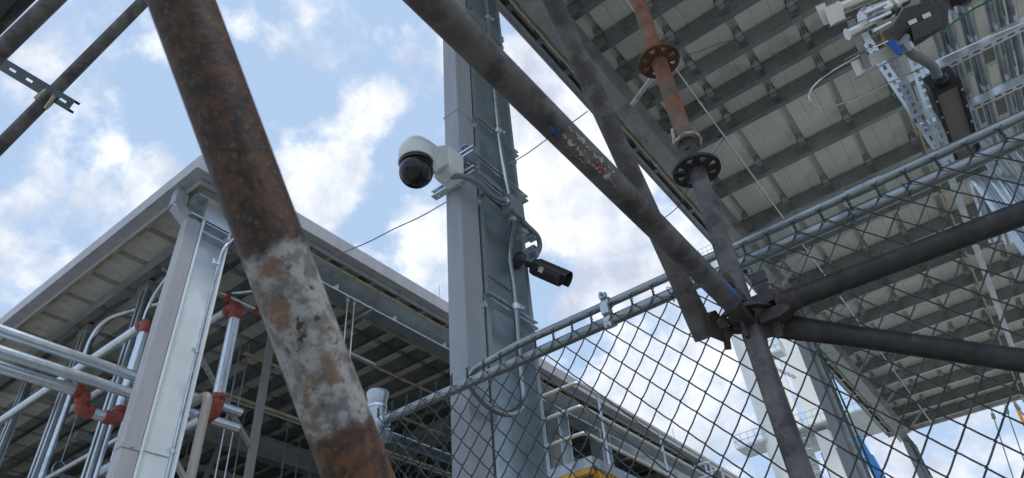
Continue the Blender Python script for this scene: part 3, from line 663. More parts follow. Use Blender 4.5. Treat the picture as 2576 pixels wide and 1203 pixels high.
band = tm('MULTIPLY', tmap(tt, lo_-.004, lo_+.004), tmap(tt, hi_+.004, hi_-.004))
brown = tmix(tmap(tnoise(60, 10, .72), .40, .62), (.022, .016, .014), (.085, .040, .022))
brown = tmix(tmap(tnoise(170, 8, .75, (3, 1, 2)), .54, .62), brown, (.105, .072, .050))
brown = tmix(tmap(tnoise(230, 6, .7, (5, 1, 7)), .58, .64), brown, (.012, .010, .010))
redr = tmix(tmap(tnoise(80, 10, .72, (1, 5, 0)), .42, .60), (.026, .017, .012), (.12, .05, .021))
redr = tmix(tmap(tnoise(200, 8, .7, (8, 5, 0)), .56, .63), redr, (.15, .075, .035))
brown = tmix(tmap(tt, hi_-.01, hi_+.02), brown, redr)
zinc = tmix(tmap(tnoise(60, 10, .7, (9, 0, 4)), .44, .58), (.30, .295, .285), (.13, .13, .135))
zinc = tmix(tmap(tnoise(150, 8, .7, (2, 2, 4)), .56, .62), zinc, (.07, .07, .075))
zinc = tmix(tmap(tnoise(30, 9, .7, (2, 7, 1)), .50, .60), zinc, (.155, .10, .065))
zinc = tmix(tmap(tnoise(40, 6, .65, (4, 4, 9)), .64, .67), zinc, (.05, .024, .015))
lk(tmix(band, brown, zinc), bs.inputs['Base Color']); bs.inputs['Metallic'].default_value = .12; bs.inputs['Roughness'].default_value = .62
bp = tn('ShaderNodeBump'); bp.inputs['Strength'].default_value = .5; bp.inputs['Distance'].default_value = .0012; lk(tnoise(180, 5), bp.inputs['Height']); lk(bp.outputs[0], bs.inputs['Normal'])
MATS['rust_tube'] = m
ext_ = (rb-ra)*.35
tag(MB().tube([ra-ext_, (ra+rb)/2, rb+ext_], .0245, 40).ob('scaffold_tube', 'rust_tube', origin=rmid), 'thick rust-brown scaffold tube with a bare zinc patch slanting past the lens', 'scaffold tube')

# tubes, strut and plank overhead
pa, pb = D(-40, 408, 2.5), D(420, -55, 2.9)
tb = MB().tube([pa-(pb-pa)*.3, pb+(pb-pa)*.4], .0242, 20).ob('scaffold_tube', 'tube_grey'); tag(tb, 'slim grey-brown scaffold tube crossing the sky with a strut clamped on it', 'scaffold tube')
ja = D(118, 245, 2.64)
mb = MB(); a, b = D(-30, 140, 2.66), D(180, 266, 2.60); slotted(mb, a, b, .05, .028, ray(90, 200).cross(b-a), .085, .034, .009)
cl = thing('slotted_strut', 'short slotted strut channel clamped across the slim overhead tube', 'strut', a); mb.ob('channel', 'strut_backlit', cl, smooth=False)
MB().lathe(ja, pb-pa, [(-.03, .025), (-.03, .031), (.03, .031), (.03, .025)], 14).lathe(D(126, 258, 2.6), ray(126, 258).cross(b-a), [(-.03, .008), (.03, .008)], 6).ob('swivel_clamp', 'brass_pipe', cl)
a, b = D(-60, 188, 1.9), D(195, -58, 2.0)
tag(MB().tube([a, b], .0242, 20).ob('scaffold_tube', 'tube_grey'), 'scaffold tube along the dark plank edge in the upper corner', 'scaffold tube')
a2, b2_ = D(-60, 118, 2.3), D(130, -68, 2.4)
tag(MB().tube([a2, b2_], .0242, 20).ob('scaffold_tube', 'tube_dark'), 'blackened scaffold tube half hidden behind the dark corner plank', 'scaffold tube')
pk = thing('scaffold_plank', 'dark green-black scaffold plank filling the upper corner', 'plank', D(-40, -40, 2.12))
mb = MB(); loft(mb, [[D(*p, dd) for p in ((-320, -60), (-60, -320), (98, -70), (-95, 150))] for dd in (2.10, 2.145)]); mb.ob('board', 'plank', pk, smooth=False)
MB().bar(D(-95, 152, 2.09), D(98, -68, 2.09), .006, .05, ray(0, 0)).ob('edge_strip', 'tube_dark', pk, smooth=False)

# ================================================================== open-sided process building
FXE, FYE, FZ0, FZ1 = -4.95, 2.076, 6.45, 6.635
bld = thing('open_building', 'open-sided process building with grey fascia corner and pipework hung under its roof', 'building', (-5.31, 2.535, 0))
YB, XL = 16.35, -16.5
def R2(x, y): return (x*.502, 599+y*.502)
def K6(x, y): return (737.9+.2788*x, 637.3+.2788*y)
def K8(x, y): return (402.5+.3307*x, 805+.3307*y)
def K7(x, y): return (1308.1+.2749*x, 872+.2749*y)
# fascia and box gutter round the edge, mitred at the corner
def rim(name, m, pts, zr_):      # pts: (offset inwards, z) section swept round the corner
    mb = MB(); rows = []
    for pos in ('a', 'c', 'b'):
        row = []
        for o_, z in pts:
            if pos == 'a': row.append(Vec((XL, FYE+o_, z)))
            elif pos == 'c': row.append(Vec((FXE-o_, FYE+o_, z)))
            else: row.append(Vec((FXE-o_, YB, z)))
        rows.append(row)
    loft(mb, rows); return mb.ob(name, m, bld, smooth=False)
gi = PL(516, 440, 'z', FZ0); gw = max(.10, min(.2, gi.y-FYE))
rim('fascia', 'trim', [(0, FZ0), (.012, FZ0), (.012, FZ1-.03), (.07, FZ1+.015), (.07, FZ1+.03), (0, FZ1-.02)], 0)
rim('gutter_floor', 'trim', [(.0125, FZ0+.002), (gw, FZ0+.002), (gw, FZ0+.012), (.0125, FZ0+.012)], 0)
rim('gutter_lip', 'trim', [(gw+.012, FZ0-.05), (gw+.024, FZ0-.05), (gw+.024, FZ0+.15), (gw+.012, FZ0+.15)], 0)
rim('rim_angle', 'brass_pipe', [(gw+.026, FZ0-.015), (gw+.075, FZ0-.015), (gw+.075, FZ0-.007), (gw+.034, FZ0-.007), (gw+.034, FZ0+.06), (gw+.026, FZ0+.06)], 0)
for i in range(4):
    MB().box((FXE+.0005, 4.6+i*3.05, FZ0-.002), (FXE+.003, 4.64+i*3.05, FZ1-.02)).ob('lap_joint', 'trim', bld, smooth=False)
    MB().box((-7.2-i*3.05, FYE-.003, FZ0-.002), (-7.16-i*3.05, FYE-.0005, FZ1-.02)).ob('lap_joint', 'trim', bld, smooth=False)
for q in ((1318, 330), (1800, 700)):
    y = PL(*(K6(*q) if q[0] < 1400 else K7(1390, 740)), 'x', FXE-.1).y; MB().tube([(FXE-.1, y, FZ1), (FXE-.1, y, FZ1+.28)], .006, 6).ob('air_terminal', 'rod', bld)
MB().box((XL, YB+.001, FZ0), (FXE, YB+.02, FZ1)).ob('end_fascia', 'trim', bld, smooth=False)
# roof sheets
SX0 = FXE-gw-.05-PITCHX
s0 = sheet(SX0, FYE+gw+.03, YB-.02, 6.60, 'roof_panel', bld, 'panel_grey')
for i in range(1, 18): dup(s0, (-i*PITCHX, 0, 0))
# purlins
st = [PL(*K6(*q), 'z', 6.42).y for q in ((490, 80), (730, 220), (990, 360), (1220, 480))]
step = (st[-1]-st[0])/3
ys = [st[0]+step*i for i in range(-12, 40)]; ys = [y for y in ys if FYE+gw+.12 < y < YB-.1]
pm = MB().prof(Cpur(.19, .07, .003, .02), (XL, 0, 6.405), (FXE-gw-.035, 0, 6.405), (0, 0, 1))
p0 = pm.ob('purlin', 'purlin', bld, origin=(XL, 0, 6.405)); put(p0, (XL, ys[0], 6.405), bld)
cl0 = MB().box((SX0-.015, ys[0]-.05, 6.595), (SX0+.015, ys[0]-.005, 6.63)).ob('panel_clip', 'zinc', p0)
for i in range(-8, 1):
    if i: dup(cl0, (i*PITCHX, 0, 0), p0)
for y in ys[1:]: dup(p0, (0, y-ys[0], 0), bld)
LCX, LCY = -5.31, 2.535
MB().prof(Ipts(.285, .22, .012, .02), (LCX, 2.25, 6.262), (LCX, YB-.1, 6.262), (0, 0, 1)).ob('eave_beam', 'zinc', bld, smooth=False)
fb = PL(*R2(600, 245), 'z', 6.33).y; MB().prof([(0, 0), (.07, 0), (.07, .006), (.006, .006), (.006, .05), (0, .05)], (LCX-.12, fb, 6.33), (XL+.2, fb, 6.33), (0, 0, 1)).ob('front_angle', 'zinc', bld, smooth=False)
for y in (8.0, 13.2): MB().prof(Ipts(.34, .2, .012, .02), (LCX-.12, y, 6.2), (XL+.2, y, 6.2), (0, 0, 1)).ob('cross_beam', 'zinc_dull', bld, smooth=False)
for x in (-9.4, -13.4): MB().prof(Ipts(.34, .2, .012, .02), (x, 2.8, 6.1), (x, YB-.2, 6.1), (0, 0, 1)).ob('floor_beam', 'zinc_dull', bld, smooth=False)
lc = MB().prof(Ipts(.31, .22, .012, .022), (LCX, LCY, 0), (LCX, LCY, 6.117), (0, 1, 0)).ob('column', 'column_zinc_lit', bld, smooth=False)
for z in (6.10, 5.985): MB().box((LCX+.007, LCY-.132, z-.007), (LCX+.106, LCY+.132, z+.007)).ob('stiffener', 'zinc', lc, smooth=False)
sz = PL(*R2(760, 1080), 'x', LCX).z; MB().box((LCX+.0065, LCY-.132, sz), (LCX+.010, LCY+.132, sz+.006)).ob('weld_seam', 'zinc_dull', lc, smooth=False)
MB().box((LCX-.115, LCY-.156, 6.121), (LCX+.112, LCY+.156, 6.40)).ob('cap_stub', 'zinc', lc, smooth=False)
ycs = [PL(*q, 'x', -5.2).y for q in (K7(400, 700), K7(760, 720))]
for y in ycs: MB().prof(Ipts(.31, .22, .012, .022), (LCX, y, 0), (LCX, y, 6.117), (0, 1, 0)).ob('column', 'zinc', bld, smooth=False)
for y in (LCY, 8.0, 13.2): MB().prof(Ipts(.31, .22, .012, .022), (-11.5, y, 0), (-11.5, y, 6.1), (0, 1, 0)).ob('column', 'zinc_dull', bld, smooth=False)
for q in ((385, 330), (915, 590), (1365, 820)):      # clip angles on the beam's bottom flange
    p = PL(*K6(*q), 'x', -5.2); MB().add([(-5.22, p.y-.05, 6.140), (-5.22, p.y+.05, 6.140), (-5.22, p.y+.05, 6.24), (-5.226, p.y-.05, 6.140), (-5.226, p.y+.05, 6.140), (-5.226, p.y+.05, 6.24)], [(0, 1, 2), (3, 5, 4), (0, 3, 4, 1), (1, 4, 5, 2), (2, 5, 3, 0)]).ob('clip_angle', 'zinc', bld, smooth=False)
# dark rear and end walls added to keep the inside dim; upper floor and wall panels
MB().box((XL-.1, FYE+.3, 0), (XL, YB, 6.58)).ob('shade_rear_wall', 'interior_shade', bld, smooth=False)
MB().box((XL, YB-.12, 0), (-8.0, YB-.04, 6.05)).ob('shade_end_wall', 'interior_shade', bld, smooth=False)
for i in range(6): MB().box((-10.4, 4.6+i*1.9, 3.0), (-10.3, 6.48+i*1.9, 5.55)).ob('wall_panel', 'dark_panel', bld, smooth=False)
MB().box((XL, 3.0, 2.85), (-7.2, YB-.2, 2.98)).ob('upper_floor', 'interior_shade', bld, smooth=False)
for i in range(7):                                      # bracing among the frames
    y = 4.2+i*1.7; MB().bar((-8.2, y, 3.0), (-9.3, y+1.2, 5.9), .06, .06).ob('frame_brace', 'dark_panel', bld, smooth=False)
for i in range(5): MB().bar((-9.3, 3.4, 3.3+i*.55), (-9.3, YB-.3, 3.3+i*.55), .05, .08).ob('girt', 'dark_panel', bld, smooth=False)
# downspout with swan-neck from the gutter
dsx = -5.26
dl_ = thing('downspout', 'grey square downspout with a swan-neck under the gutter at the building corner', 'downspout', (dsx, 2.30, 0))
q0 = PL(439, 492, 'z', 6.36); oy = min(q0.y, FYE+.12)
MB().bar((q0.x, FYE+.10, 6.45), (q0.x, FYE+.10, 6.25), .12, .10, (1, 0, 0)).ob('outlet_drop', 'trim', dl_, smooth=False)
MB().bar((q0.x, FYE+.09, 6.245), (dsx, 2.33, 6.02), .115, .098, (1, 0, 0)).ob('swan_neck', 'trim', dl_, smooth=False)
bevel(MB().box((dsx-.05, 2.235, .25), (dsx+.06, 2.375, 6.06)).ob('pipe', 'trim', dl_, smooth=False), .006)
zb = PL(*R2(640, 1040), 'x', -5.2).z
for z in (zb, 1.4): MB().box((dsx-.053, 2.231, z-.018), (dsx+.064, 2.379, z+.018)).lathe((dsx+.062, 2.31, z), (1, 0, 0), [(0, .01), (.006, .01), (.008, .005)], 8).ob('strap', 'trim', dl_, smooth=False)
# conduit clipped to the corner column
ccx = -5.185
cpts = [PL(*R2(*q), 'x', ccx) for q in ((1165, 0), (1130, 65), (1005, 565), (855, 1060), (832, 1190))]
cy_ = sum(p.y for p in cpts[2:])/3
cc = thing('steel_conduit', 'bright conduit with clamps running up the corner column of the open building', 'conduit', (ccx, cy_, 2))
MB().tube(fillet([Vec((ccx, cy_, 0)), Vec((ccx, cy_, cpts[1].z)), Vec((ccx, cpts[0].y+.02, cpts[0].z+.02)), Vec((ccx-.1, cpts[0].y+.25, 6.5))], .1), .017, 12).ob('pipe', 'conduit', cc)
for q in ((1110, 140), (997, 575), (860, 1070)):
    z = PL(*R2(*q), 'x', ccx).z; MB().lathe((ccx, cy_, z-.015), (0, 0, 1), [(0, .018), (0, .023), (.03, .023), (.03, .018)], 12).box((ccx+.008, cy_-.07, z-.016), (ccx+.016, cy_-.016, z+.016)).lathe((ccx+.012, cy_-.06, z), (0, 0, 1), [(-.03, .008), (.03, .008)], 6).ob('clamp', 'zinc_bright', cc)

# ---- pipework under the roof of the open building
def coupling(mb, c, axis, r): return mb.lathe(c, axis, [(-.026, r), (-.026, r+.010), (-.014, r+.013), (.014, r+.013), (.026, r+.010), (.026, r)], 16).obox(Vec(c)+Vec((r+.014, 0, 0)), (.014, 0, 0), (0, .018, 0), (0, 0, .016)).lathe(Vec(c)+Vec((r+.018, 0, -.03)), (0, 0, 1), [(0, .008), (.06, .008)], 6)
PXX = -6.1; pr_ = .048
def pipe_y(py0, py1, label, y1=3.7, r=pr_, m='zinc_bright'):
    a, b = PL(*py0, 'x', PXX), PL(*py1, 'x', PXX); z = (a.z+b.z)/2
    o = MB().tube([(PXX, .2, z), (PXX, y1, z)], r, 20).ob('water_pipe', m); tag(o, label, 'pipe'); return z
z1 = pipe_y(R2(0, 460), R2(700, 705), 'uppermost of three galvanised pipes passing behind the grey downspout')
z2_ = pipe_y(R2(0, 560), R2(670, 790), 'middle of three parallel galvanised pipes passing behind the grey downspout')
PX3 = PXX-.14; a, b = PL(*R2(0, 650), 'x', PX3), PL(*R2(385, 765), 'x', PX3); z3 = (a.z+b.z)/2; ye = b.y
wp = thing('water_pipe', 'lowest of three galvanised pipes ending in red grooved elbows', 'pipe', (PX3, ye, z3))
MB().tube([(PX3, .2, z3), (PX3, ye, z3)], pr_, 20).ob('run', 'zinc_bright', wp)
def elbow(parent, pts, r=pr_, first=True):
    mb = MB().tube(fillet(pts, .14, 8), r+.004, 18)
    for c, d in ((pts[0], Vec(pts[1])-Vec(pts[0])), (pts[-1], Vec(pts[-2])-Vec(pts[-1])))[0 if first else 1:]: coupling(mb, Vec(c), d, r)
    return mb.ob('red_elbow', 'red_iron', parent)
e1 = [(PX3, ye, z3), (PX3, ye+.075, z3), (PX3, ye+.075, z3-.08)]; elbow(wp, e1)
o1 = Vec((PX3, ye+.075, z3-.15)); yq = PL(*R2(540, 878), 'x', PX3).y; en = Vec((PX3, yq, z3-.15))
elbow(wp, [(PX3, ye+.075, z3-.08), o1, o1+Vec((0, .08, 0))], first=False)
MB().tube([o1+Vec((0, .08, 0)), en], pr_, 20).ob('short_run', 'zinc_bright', wp)
elbow(wp, [en, en+Vec((0, .1, 0)), en+Vec((0, .1, .1))])
zt_ = PL(*R2(735, 470), 'x', PX3).z
MB().tube([en+Vec((0, .1, .1)), Vec((PX3, yq+.1, zt_))], pr_, 20).ob('riser', 'zinc_bright', wp)
elbow(wp, [Vec((PX3, yq+.1, zt_)), Vec((PX3, yq+.1, zt_+.1)), Vec((PX3-.1, yq+.1, zt_+.1))])
MB().tube([Vec((PX3-.1, yq+.1, zt_+.1)), Vec((-9.5, yq+.1, zt_+.1))], pr_, 20).ob('branch', 'zinc_bright', wp)
# rack uprights
SY = 2.78
for i, (p, q, lab) in enumerate((((760, 200), (440, 1203), 'tall pale strut post beside the bent thin conduit, under the front purlin'), ((470, 380), (170, 1203), 'tall pale strut post beside the fat bent conduit'), ((150, 650), (0, 1130), 'strut post standing farthest into the corner below the pipes'))):
    a, b = PL(*R2(*p), 'y', SY), PL(*R2(*q), 'y', SY); x = (a.x+b.x)/2
    sp_ = thing('strut_post', lab, 'post', (x, SY, 0)); 
    for d_ in (-.047, .047): MB().prof(Upts(.08, .045, .004, .02), (x+d_*.55, SY+d_*.02, 0), (x+d_*.55, SY+d_*.02, 6.38), (0, 1, 0) if d_ < 0 else (0, -1, 0)).ob('channel', 'zinc', sp_, smooth=False)
    MB().box((x-.12, SY-.06, 6.3), (x+.12, SY+.06, 6.39)).ob('head_plate', 'zinc_dull', sp_, smooth=False)
# conduits by the posts
q = [PL(*R2(*k_), 'y', SY-.08) for k_ in ((900, 165), (820, 215), (770, 300), (700, 470), (480, 1203))]; x_ = (q[3].x+q[4].x)/2
tag(MB().tube(fillet([Vec((x_, SY-.08, 1)), Vec((x_, SY-.08, q[2].z)), Vec((x_+.35, SY-.08, q[1].z+.1)), Vec((x_+1.0, SY-.08, 6.3))], .3), .02, 12).ob('bent_conduit', 'conduit'), 'thin bent conduit rising along the strut post next to the downspout', 'conduit')
q = [PL(*R2(*k_), 'y', SY-.07) for k_ in ((690, 370), (570, 350), (515, 400), (430, 580), (215, 1180))]; x_ = (q[3].x+q[4].x)/2; zt = q[1].z-.02
tag(MB().tube(fillet([Vec((x_, SY-.07, 1)), Vec((x_, SY-.07, zt)), Vec((x_+.9, SY-.07+.3, zt)), Vec((x_+1.8, SY+.8, zt))], .35, 10), .034, 14).ob('bent_conduit', 'conduit'), 'fat bent conduit curving over above the parallel pipes', 'conduit')
# pipes running across the bay
for p, q, yy, r, lab, m in (((700, 425), (0, 880), 3.7, .055, 'galvanised cross pipe sloping behind the strut posts from a red coupling', 'zinc_bright'), ((760, 545), (60, 990), 4.3, .055, 'second galvanised cross pipe lower behind the strut posts', 'zinc'), ((600, 1010), (230, 1203), 3.3, .034, 'slim cross pipe hanging in a ring hanger low in the bay', 'zinc_bright')):
    a, b = PL(*R2(*p), 'y', yy), PL(*R2(*q), 'y', yy); z = (a.z+b.z)/2
    cpz = thing('cross_pipe', lab, 'pipe', (a.x, yy, z)); MB().tube([(a.x+(.0 if yy == 3.7 else .6), yy, z), (XL+.5, yy, z)], r, 18).ob('run', m, cpz)
    if yy == 3.7: coupling(MB(), (a.x, yy, z), (1, 0, 0), r).tube([(a.x, yy, z), (a.x+.1, yy, z), (a.x+.1, yy+.0, z-.05)], r+.006, 14).ob('red_coupling', 'red_iron', cpz)
    if yy == 3.3:
        h = PL(*R2(300, 1140), 'y', yy).x; MB().tube([(h, yy+math.cos(t*math.pi/9)*.07, z+.05+math.sin(t*math.pi/9)*.09) for t in range(19)], .006, 6).ob('ring_hanger', 'zinc_bright', cpz); MB().tube([(h, yy, z+.14), (h, yy, 6.38)], .006, 6).ob('hanger_rod', 'rod', cpz)
# threaded hanger rods
RODS = [(R2(845, 150), R2(690, 660), 3.3, 'thin hanger rod close beside the grey downspout, above the parallel pipes'), (R2(740, 190), R2(545, 820), 3.0, 'thin hanger rod dropping past the red coupling on the cross pipe'),
        (K8(670, 0), K8(400, 1203), 4.2, 'first thin hanger rod past the vertical riser pipe'), (K8(735, 0), K8(470, 1203), 4.35, 'second thin hanger rod past the vertical riser pipe'),
        (K8(1010, 560), K8(915, 1203), 6.4, 'first thin rod between the tall strut post and the rusty tube'), (K8(1090, 690), K8(1030, 1203), 6.8, 'second thin rod beyond the tall strut post, closest to the rusty tube'),
        (K8(700, 250), K8(590, 1203), 5.4, 'dim hanger rod deep inside, just before the tall strut post'), (K8(300, 480), K8(230, 1000), 5.2, 'dim hanger rod deep inside, behind the riser pipe')]
for p, q, yy, lab in RODS:
    a, b = PL(*p, 'y', yy), PL(*q, 'y', yy); x = (a.x+b.x)/2
    tag(MB().tube([(x, yy, 3.02), (x, yy, 6.40)], .010, 6).ob('hanger_rod', 'zinc_bright'), lab, 'rod', 'threaded hanger rods')
for p, q, z0, lab in ((K6(550, 430), K6(515, 890), 4.0, 'long threaded rod bolted under the galvanised eave beam'), (K6(490, 470), K6(460, 720), 5.2, 'shorter threaded rod beside the rusty tube under the eave beam')):
    a, b = PL(*p, 'x', -5.24), PL(*q, 'x', -5.24); tag(MB().tube([(-5.24, (a.y+b.y)/2, z0), (-5.24, (a.y+b.y)/2, 6.12)], .008, 6).lathe((-5.24, (a.y+b.y)/2, 6.07), (0, 0, 1), [(0, .02), (.05, .02)], 6).ob('hanger_rod', 'rod'), lab, 'rod', 'eave beam rods')
# riser with red elbows right of the corner column
rx = -5.75
a, b = PL(*K8(565, 20), 'x', rx), PL(*K8(440, 590), 'x', rx); yy = (a.y+b.y)/2
rs = thing('riser_pipe', 'bright vertical pipe between two red grooved elbows beside the corner column', 'pipe', (rx, yy, b.z))
zt = PL(587, 797, 'x', rx).z
MB().tube([(rx, yy, b.z), (rx, yy, zt)], .06, 22).ob('riser', 'zinc_bright', rs)
elbow(rs, [(rx, yy, zt), (rx, yy, zt+.15), (rx-.15, yy, zt+.15)], .06); MB().tube([(rx-.15, yy, zt+.15), (-9.5, yy, zt+.15)], .06, 20).ob('branch', 'zinc', rs)
elbow(rs, [(rx, yy, b.z), (rx, yy, b.z-.15), (rx-.15, yy, b.z-.15)], .06); MB().tube([(rx-.15, yy, b.z-.15), (-9.5, yy, b.z-.15)], .06, 20).ob('branch', 'zinc_bright', rs)
# grey plastic pipe with a hooked top
gx = -5.62; a, b = PL(*K8(375, 600), 'x', gx), PL(*K8(220, 1203), 'x', gx); yy = (a.y+b.y)/2; zt = PL(*K8(350, 555), 'x', gx).z
tag(MB().tube(fillet([(gx, yy, .3), (gx, yy, zt), (gx-.55, yy, zt-.0), (gx-1.4, yy, zt-.02)], .09, 8), .043, 18).ob('vent_pipe', 'pvc_grey'), 'warm grey plastic pipe with a hooked top beside the riser pipe', 'pipe')
# tall strut and slotted brace
px_ = -6.3; a, b = PL(*K8(850, 130), 'x', px_), PL(*K8(690, 1203), 'x', px_); yy = (a.y+b.y)/2
tp = thing('strut_post', 'tall pale strut post with a slotted brace bolted to its side', 'post', (px_, yy, 0))
MB().prof(Upts(.082, .05, .004, .02), (px_, yy, 0), (px_, yy, 6.39), (0, 1, 0)).ob('channel', 'pvc_grey', tp, smooth=False)
a, b = PL(*K8(690, 985), 'x', px_+.05), PL(*K8(300, 290), 'x', px_+.05)
mb = MB(); slotted(mb, a, b, .05, .03, (1, 0, 0), .06, .035, .016); mb.ob('slotted_brace', 'pvc_grey', tp, smooth=False)
a, b = PL(*K8(170, 1203), 'x', -5.6), PL(*K8(80, 1040), 'x', -5.6); mb = MB(); slotted(mb, a+(a-b)*.6, b, .05, .03, (1, 0, 0), .06, .035, .016); tag(mb.ob('slotted_brace', 'pvc_grey', smooth=False), 'short slotted brace dropping from the conduit clamp on the corner column', 'brace')
# sprinkler and air lines along the bay
LINES = [((180, 35), (1388, 675), -5.12, .016, 'brass_pipe', 'slim pipe fixed above the galvanised eave beam beside the fascia'), ((365, 470), (1388, 965), -5.75, .017, 'brass_pipe', 'slim yellowish pipe just under the purlins inside the eave beam'),
         ((440, 655), (1388, 1085), -6.6, .014, 'rod', 'thin grey pipe crossing the purlins inside the open building'), ((535, 915), (1100, 1203), -6.3, .021, 'brass_pipe', 'yellow-tinged pipe hung lowest across the purlins beside the rusty tube')]
for p, q, x, r, m, lab in LINES:
    a, b = PL(*K6(*p), 'x', x), PL(*K6(*q), 'x', x); z = min((a.z+b.z)/2, 6.385) if x > -5.5 else (a.z+b.z)/2
    o = thing('service_pipe', lab, 'pipe', (x, 2.6, z)); MB().tube([(x, 2.6, z), (x, YB-.3, z)], r, 10).ob('run', m, o)
    for y in (3.6, 4.9, 6.2, 7.5): MB().tube([(x, y, z), (x, y+.05, z)], r*1.35, 10).ob('coupling', m, o)
for p, q, x, r, m, lab in (((500, 550), (1140, 800), -7.4, .026, 'brass_pipe', 'yellow-brass pipe running behind the strut post under the roof'), ((500, 600), (1140, 815), -7.6, .016, 'rod', 'thin pipe paired below the yellow-brass pipe'), ((640, 255), (970, 380), -7.0, .026, 'brass_pipe', 'brass sprinkler pipe with a red coupling near the strut post')):
    a, b = PL(*K8(*p), 'x', x), PL(*K8(*q), 'x', x); z = (a.z+b.z)/2
    tag(MB().tube([(x, a.y, z), (x, YB-.4, z)], r, 10).ob('service_pipe', m), lab, 'pipe')
p = PL(*K8(975, 415), 'x', -7.0); 
sp2 = thing('sprinkler_line', 'steel sprinkler line with red grooved couplings near the corner of the roof', 'pipe', PL(575, 745, 'x', -5.9))
a, b = PL(572, 745, 'x', -5.9), PL(700, 805, 'x', -5.9); z = (a.z+b.z)/2
MB().tube([(-5.9, a.y-.1, z), (-5.9, b.y+1.5, z)], .03, 14).ob('run', 'zinc', sp2)
for t in (0, .55): coupling(MB(), (-5.9, a.y+(b.y-a.y)*t, z), (0, 1, 0), .032).tube([(-5.9, a.y+(b.y-a.y)*t, z), (-5.9, a.y+(b.y-a.y)*t, z-.09)], .03, 10).ob('red_tee', 'red_iron', sp2)
sst = PL(*K6(730, 512), 'z', 6.06)
mb = MB(); slotted(mb, (-5.15, sst.y, 6.085), (-6.0, sst.y, 6.085), .041, .041, (0, 1, 0)); tag(mb.ob('strut_stub', 'zinc_dull', smooth=False), 'short dark strut clamped under the galvanised eave beam', 'strut')

# ================================================================== cable across the gap
a, b = PL(822, 655, 'x', -4.98), PL(1478, 280, 'x', -2.1)
tag(MB().tube([a.lerp(b, t/24)+Vec((0, 0, -.16*math.sin(math.pi*t/24)+.008*math.sin(t*1.3))) for t in range(25)], .007, 6).ob('span_cable', 'cable_wire'), 'thin green-grey cable spanning the sky between the roof edges behind the camera column', 'cable')

# ================================================================== platform with railing behind the camera column
RX = -3.5
rc = [PL(*K7(*q), 'x', RX) for q in ((510, 320), (560, 545), (590, 785))]; ry = sum(p.y for p in rc)/3
pf = thing('railed_platform', 'galvanised platform with three-rail guard railing seen through the fence mesh', 'platform', (RX, ry, 0))
for p in rc:
    MB().tube(fillet([(-4.9, ry, p.z), (RX, ry, p.z), (RX, ry+4.8, p.z)], .06), .018, 14).ob('rail', 'zinc_bright', pf)
    MB().tube(fillet([(-4.88, ry+.004, p.z-.009), (RX-.006, ry+.006, p.z-.009), (RX-.006, ry+4.78, p.z-.009)], .06), .0145, 10).ob('yellow_strip', 'yellow_rail', pf)
zpl = PL(*K7(620, 1000), 'x', RX).z
for dy in (.45, 2.0, 3.4): MB().tube([(RX, ry+dy, zpl-.6), (RX, ry+dy, rc[0].z)], .019, 14).ob('rail_post', 'zinc_bright', pf)
MB().box((-4.85, ry+.02, zpl-.11), (RX+.03, ry+.10, zpl)).ob('edge_beam', 'zinc', pf, smooth=False)
MB().box((RX-.05, ry+.10, zpl-.11), (RX+.03, ry+4.8, zpl)).ob('edge_beam', 'zinc', pf, smooth=False)
MB().box((-4.85, ry+.10, zpl-.07), (RX-.05, ry+4.8, zpl-.03)).ob('deck', 'dark_panel', pf, smooth=False)
for x in (-4.7, RX-.2): MB().box((x-.06, ry+.3, 0), (x+.06, ry+.42, zpl-.11)).ob('leg', 'zinc', pf, smooth=False)
for y in (ry+2.9, ry+3.3):
    z = rc[1].z+.02; MB().tube(fillet([(RX+.03, y, z), (RX+.25, y, z), (RX+.25, y, z-.18), (RX+.03, y, z-.18)], .05), .018, 10).ob('hook_rung', 'zinc_bright', pf)
ych = thing('cable_chain', 'yellow cable chain hung under the edge of the railed platform', 'cable chain', (RX, ry, zpl-.3))
MB().box((-4.6, ry+.02, zpl-.17), (RX-.0, ry+.09, zpl-.113)).ob('tray', 'yellow', ych, smooth=False)
l0 = MB().box((RX-.05, ry+.14, zpl-.21), (RX+.03, ry+.165, zpl-.115)).tube([(RX-.01, ry+.12, zpl-.165), (RX-.01, ry+.19, zpl-.165)], .035, 8).ob('link', 'yellow', ych, smooth=False)
for i in range(1, 26): dup(l0, (0, i*.07, 0))

# ================================================================== white process towers far behind
def V5(x, y): return (1844.8+.3028*x, 838.5+.3028*y)
TY = 60.0
def slab(q0, q1, y): return PL(*V5(*q0), 'y', y), PL(*V5(*q1), 'y', y)
def railing(parent, cx, cy_2, hw, hd, z, nposts, t=.05):
    MB().box((cx-hw, cy_2-hd, z-.15), (cx+hw, cy_2+hd, z)).ob('platform', 'tower_steel', parent, smooth=False)
    c4 = [(cx-hw, cy_2-hd), (cx+hw, cy_2-hd), (cx+hw, cy_2+hd), (cx-hw, cy_2+hd)]
    for i in range(4):
        h_ = MB().bar((*c4[i], z+1.1), (*c4[(i+1) % 4], z+1.1), t, t).ob('handrail', 'tower_steel', parent, smooth=False); dup(h_, (0, 0, -.55))
    p0_ = None; spots = set()
    for i in range(nposts+1):
        f_ = -1+2*i/nposts
        for p in ((cx+f_*hw, cy_2-hd), (cx+f_*hw, cy_2+hd), (cx-hw, cy_2+f_*hd), (cx+hw, cy_2+f_*hd)): spots.add((round(p[0], 4), round(p[1], 4)))
    for p in sorted(spots):
        if p0_ is None: p0_ = MB().box((p[0]-t/2, p[1]-t/2, z), (p[0]+t/2, p[1]+t/2, z+1.1)).ob('rail_post', 'tower_steel', parent, smooth=False); q0_ = p
        else: dup(p0_, (p[0]-q0_[0], p[1]-q0_[1], 0))
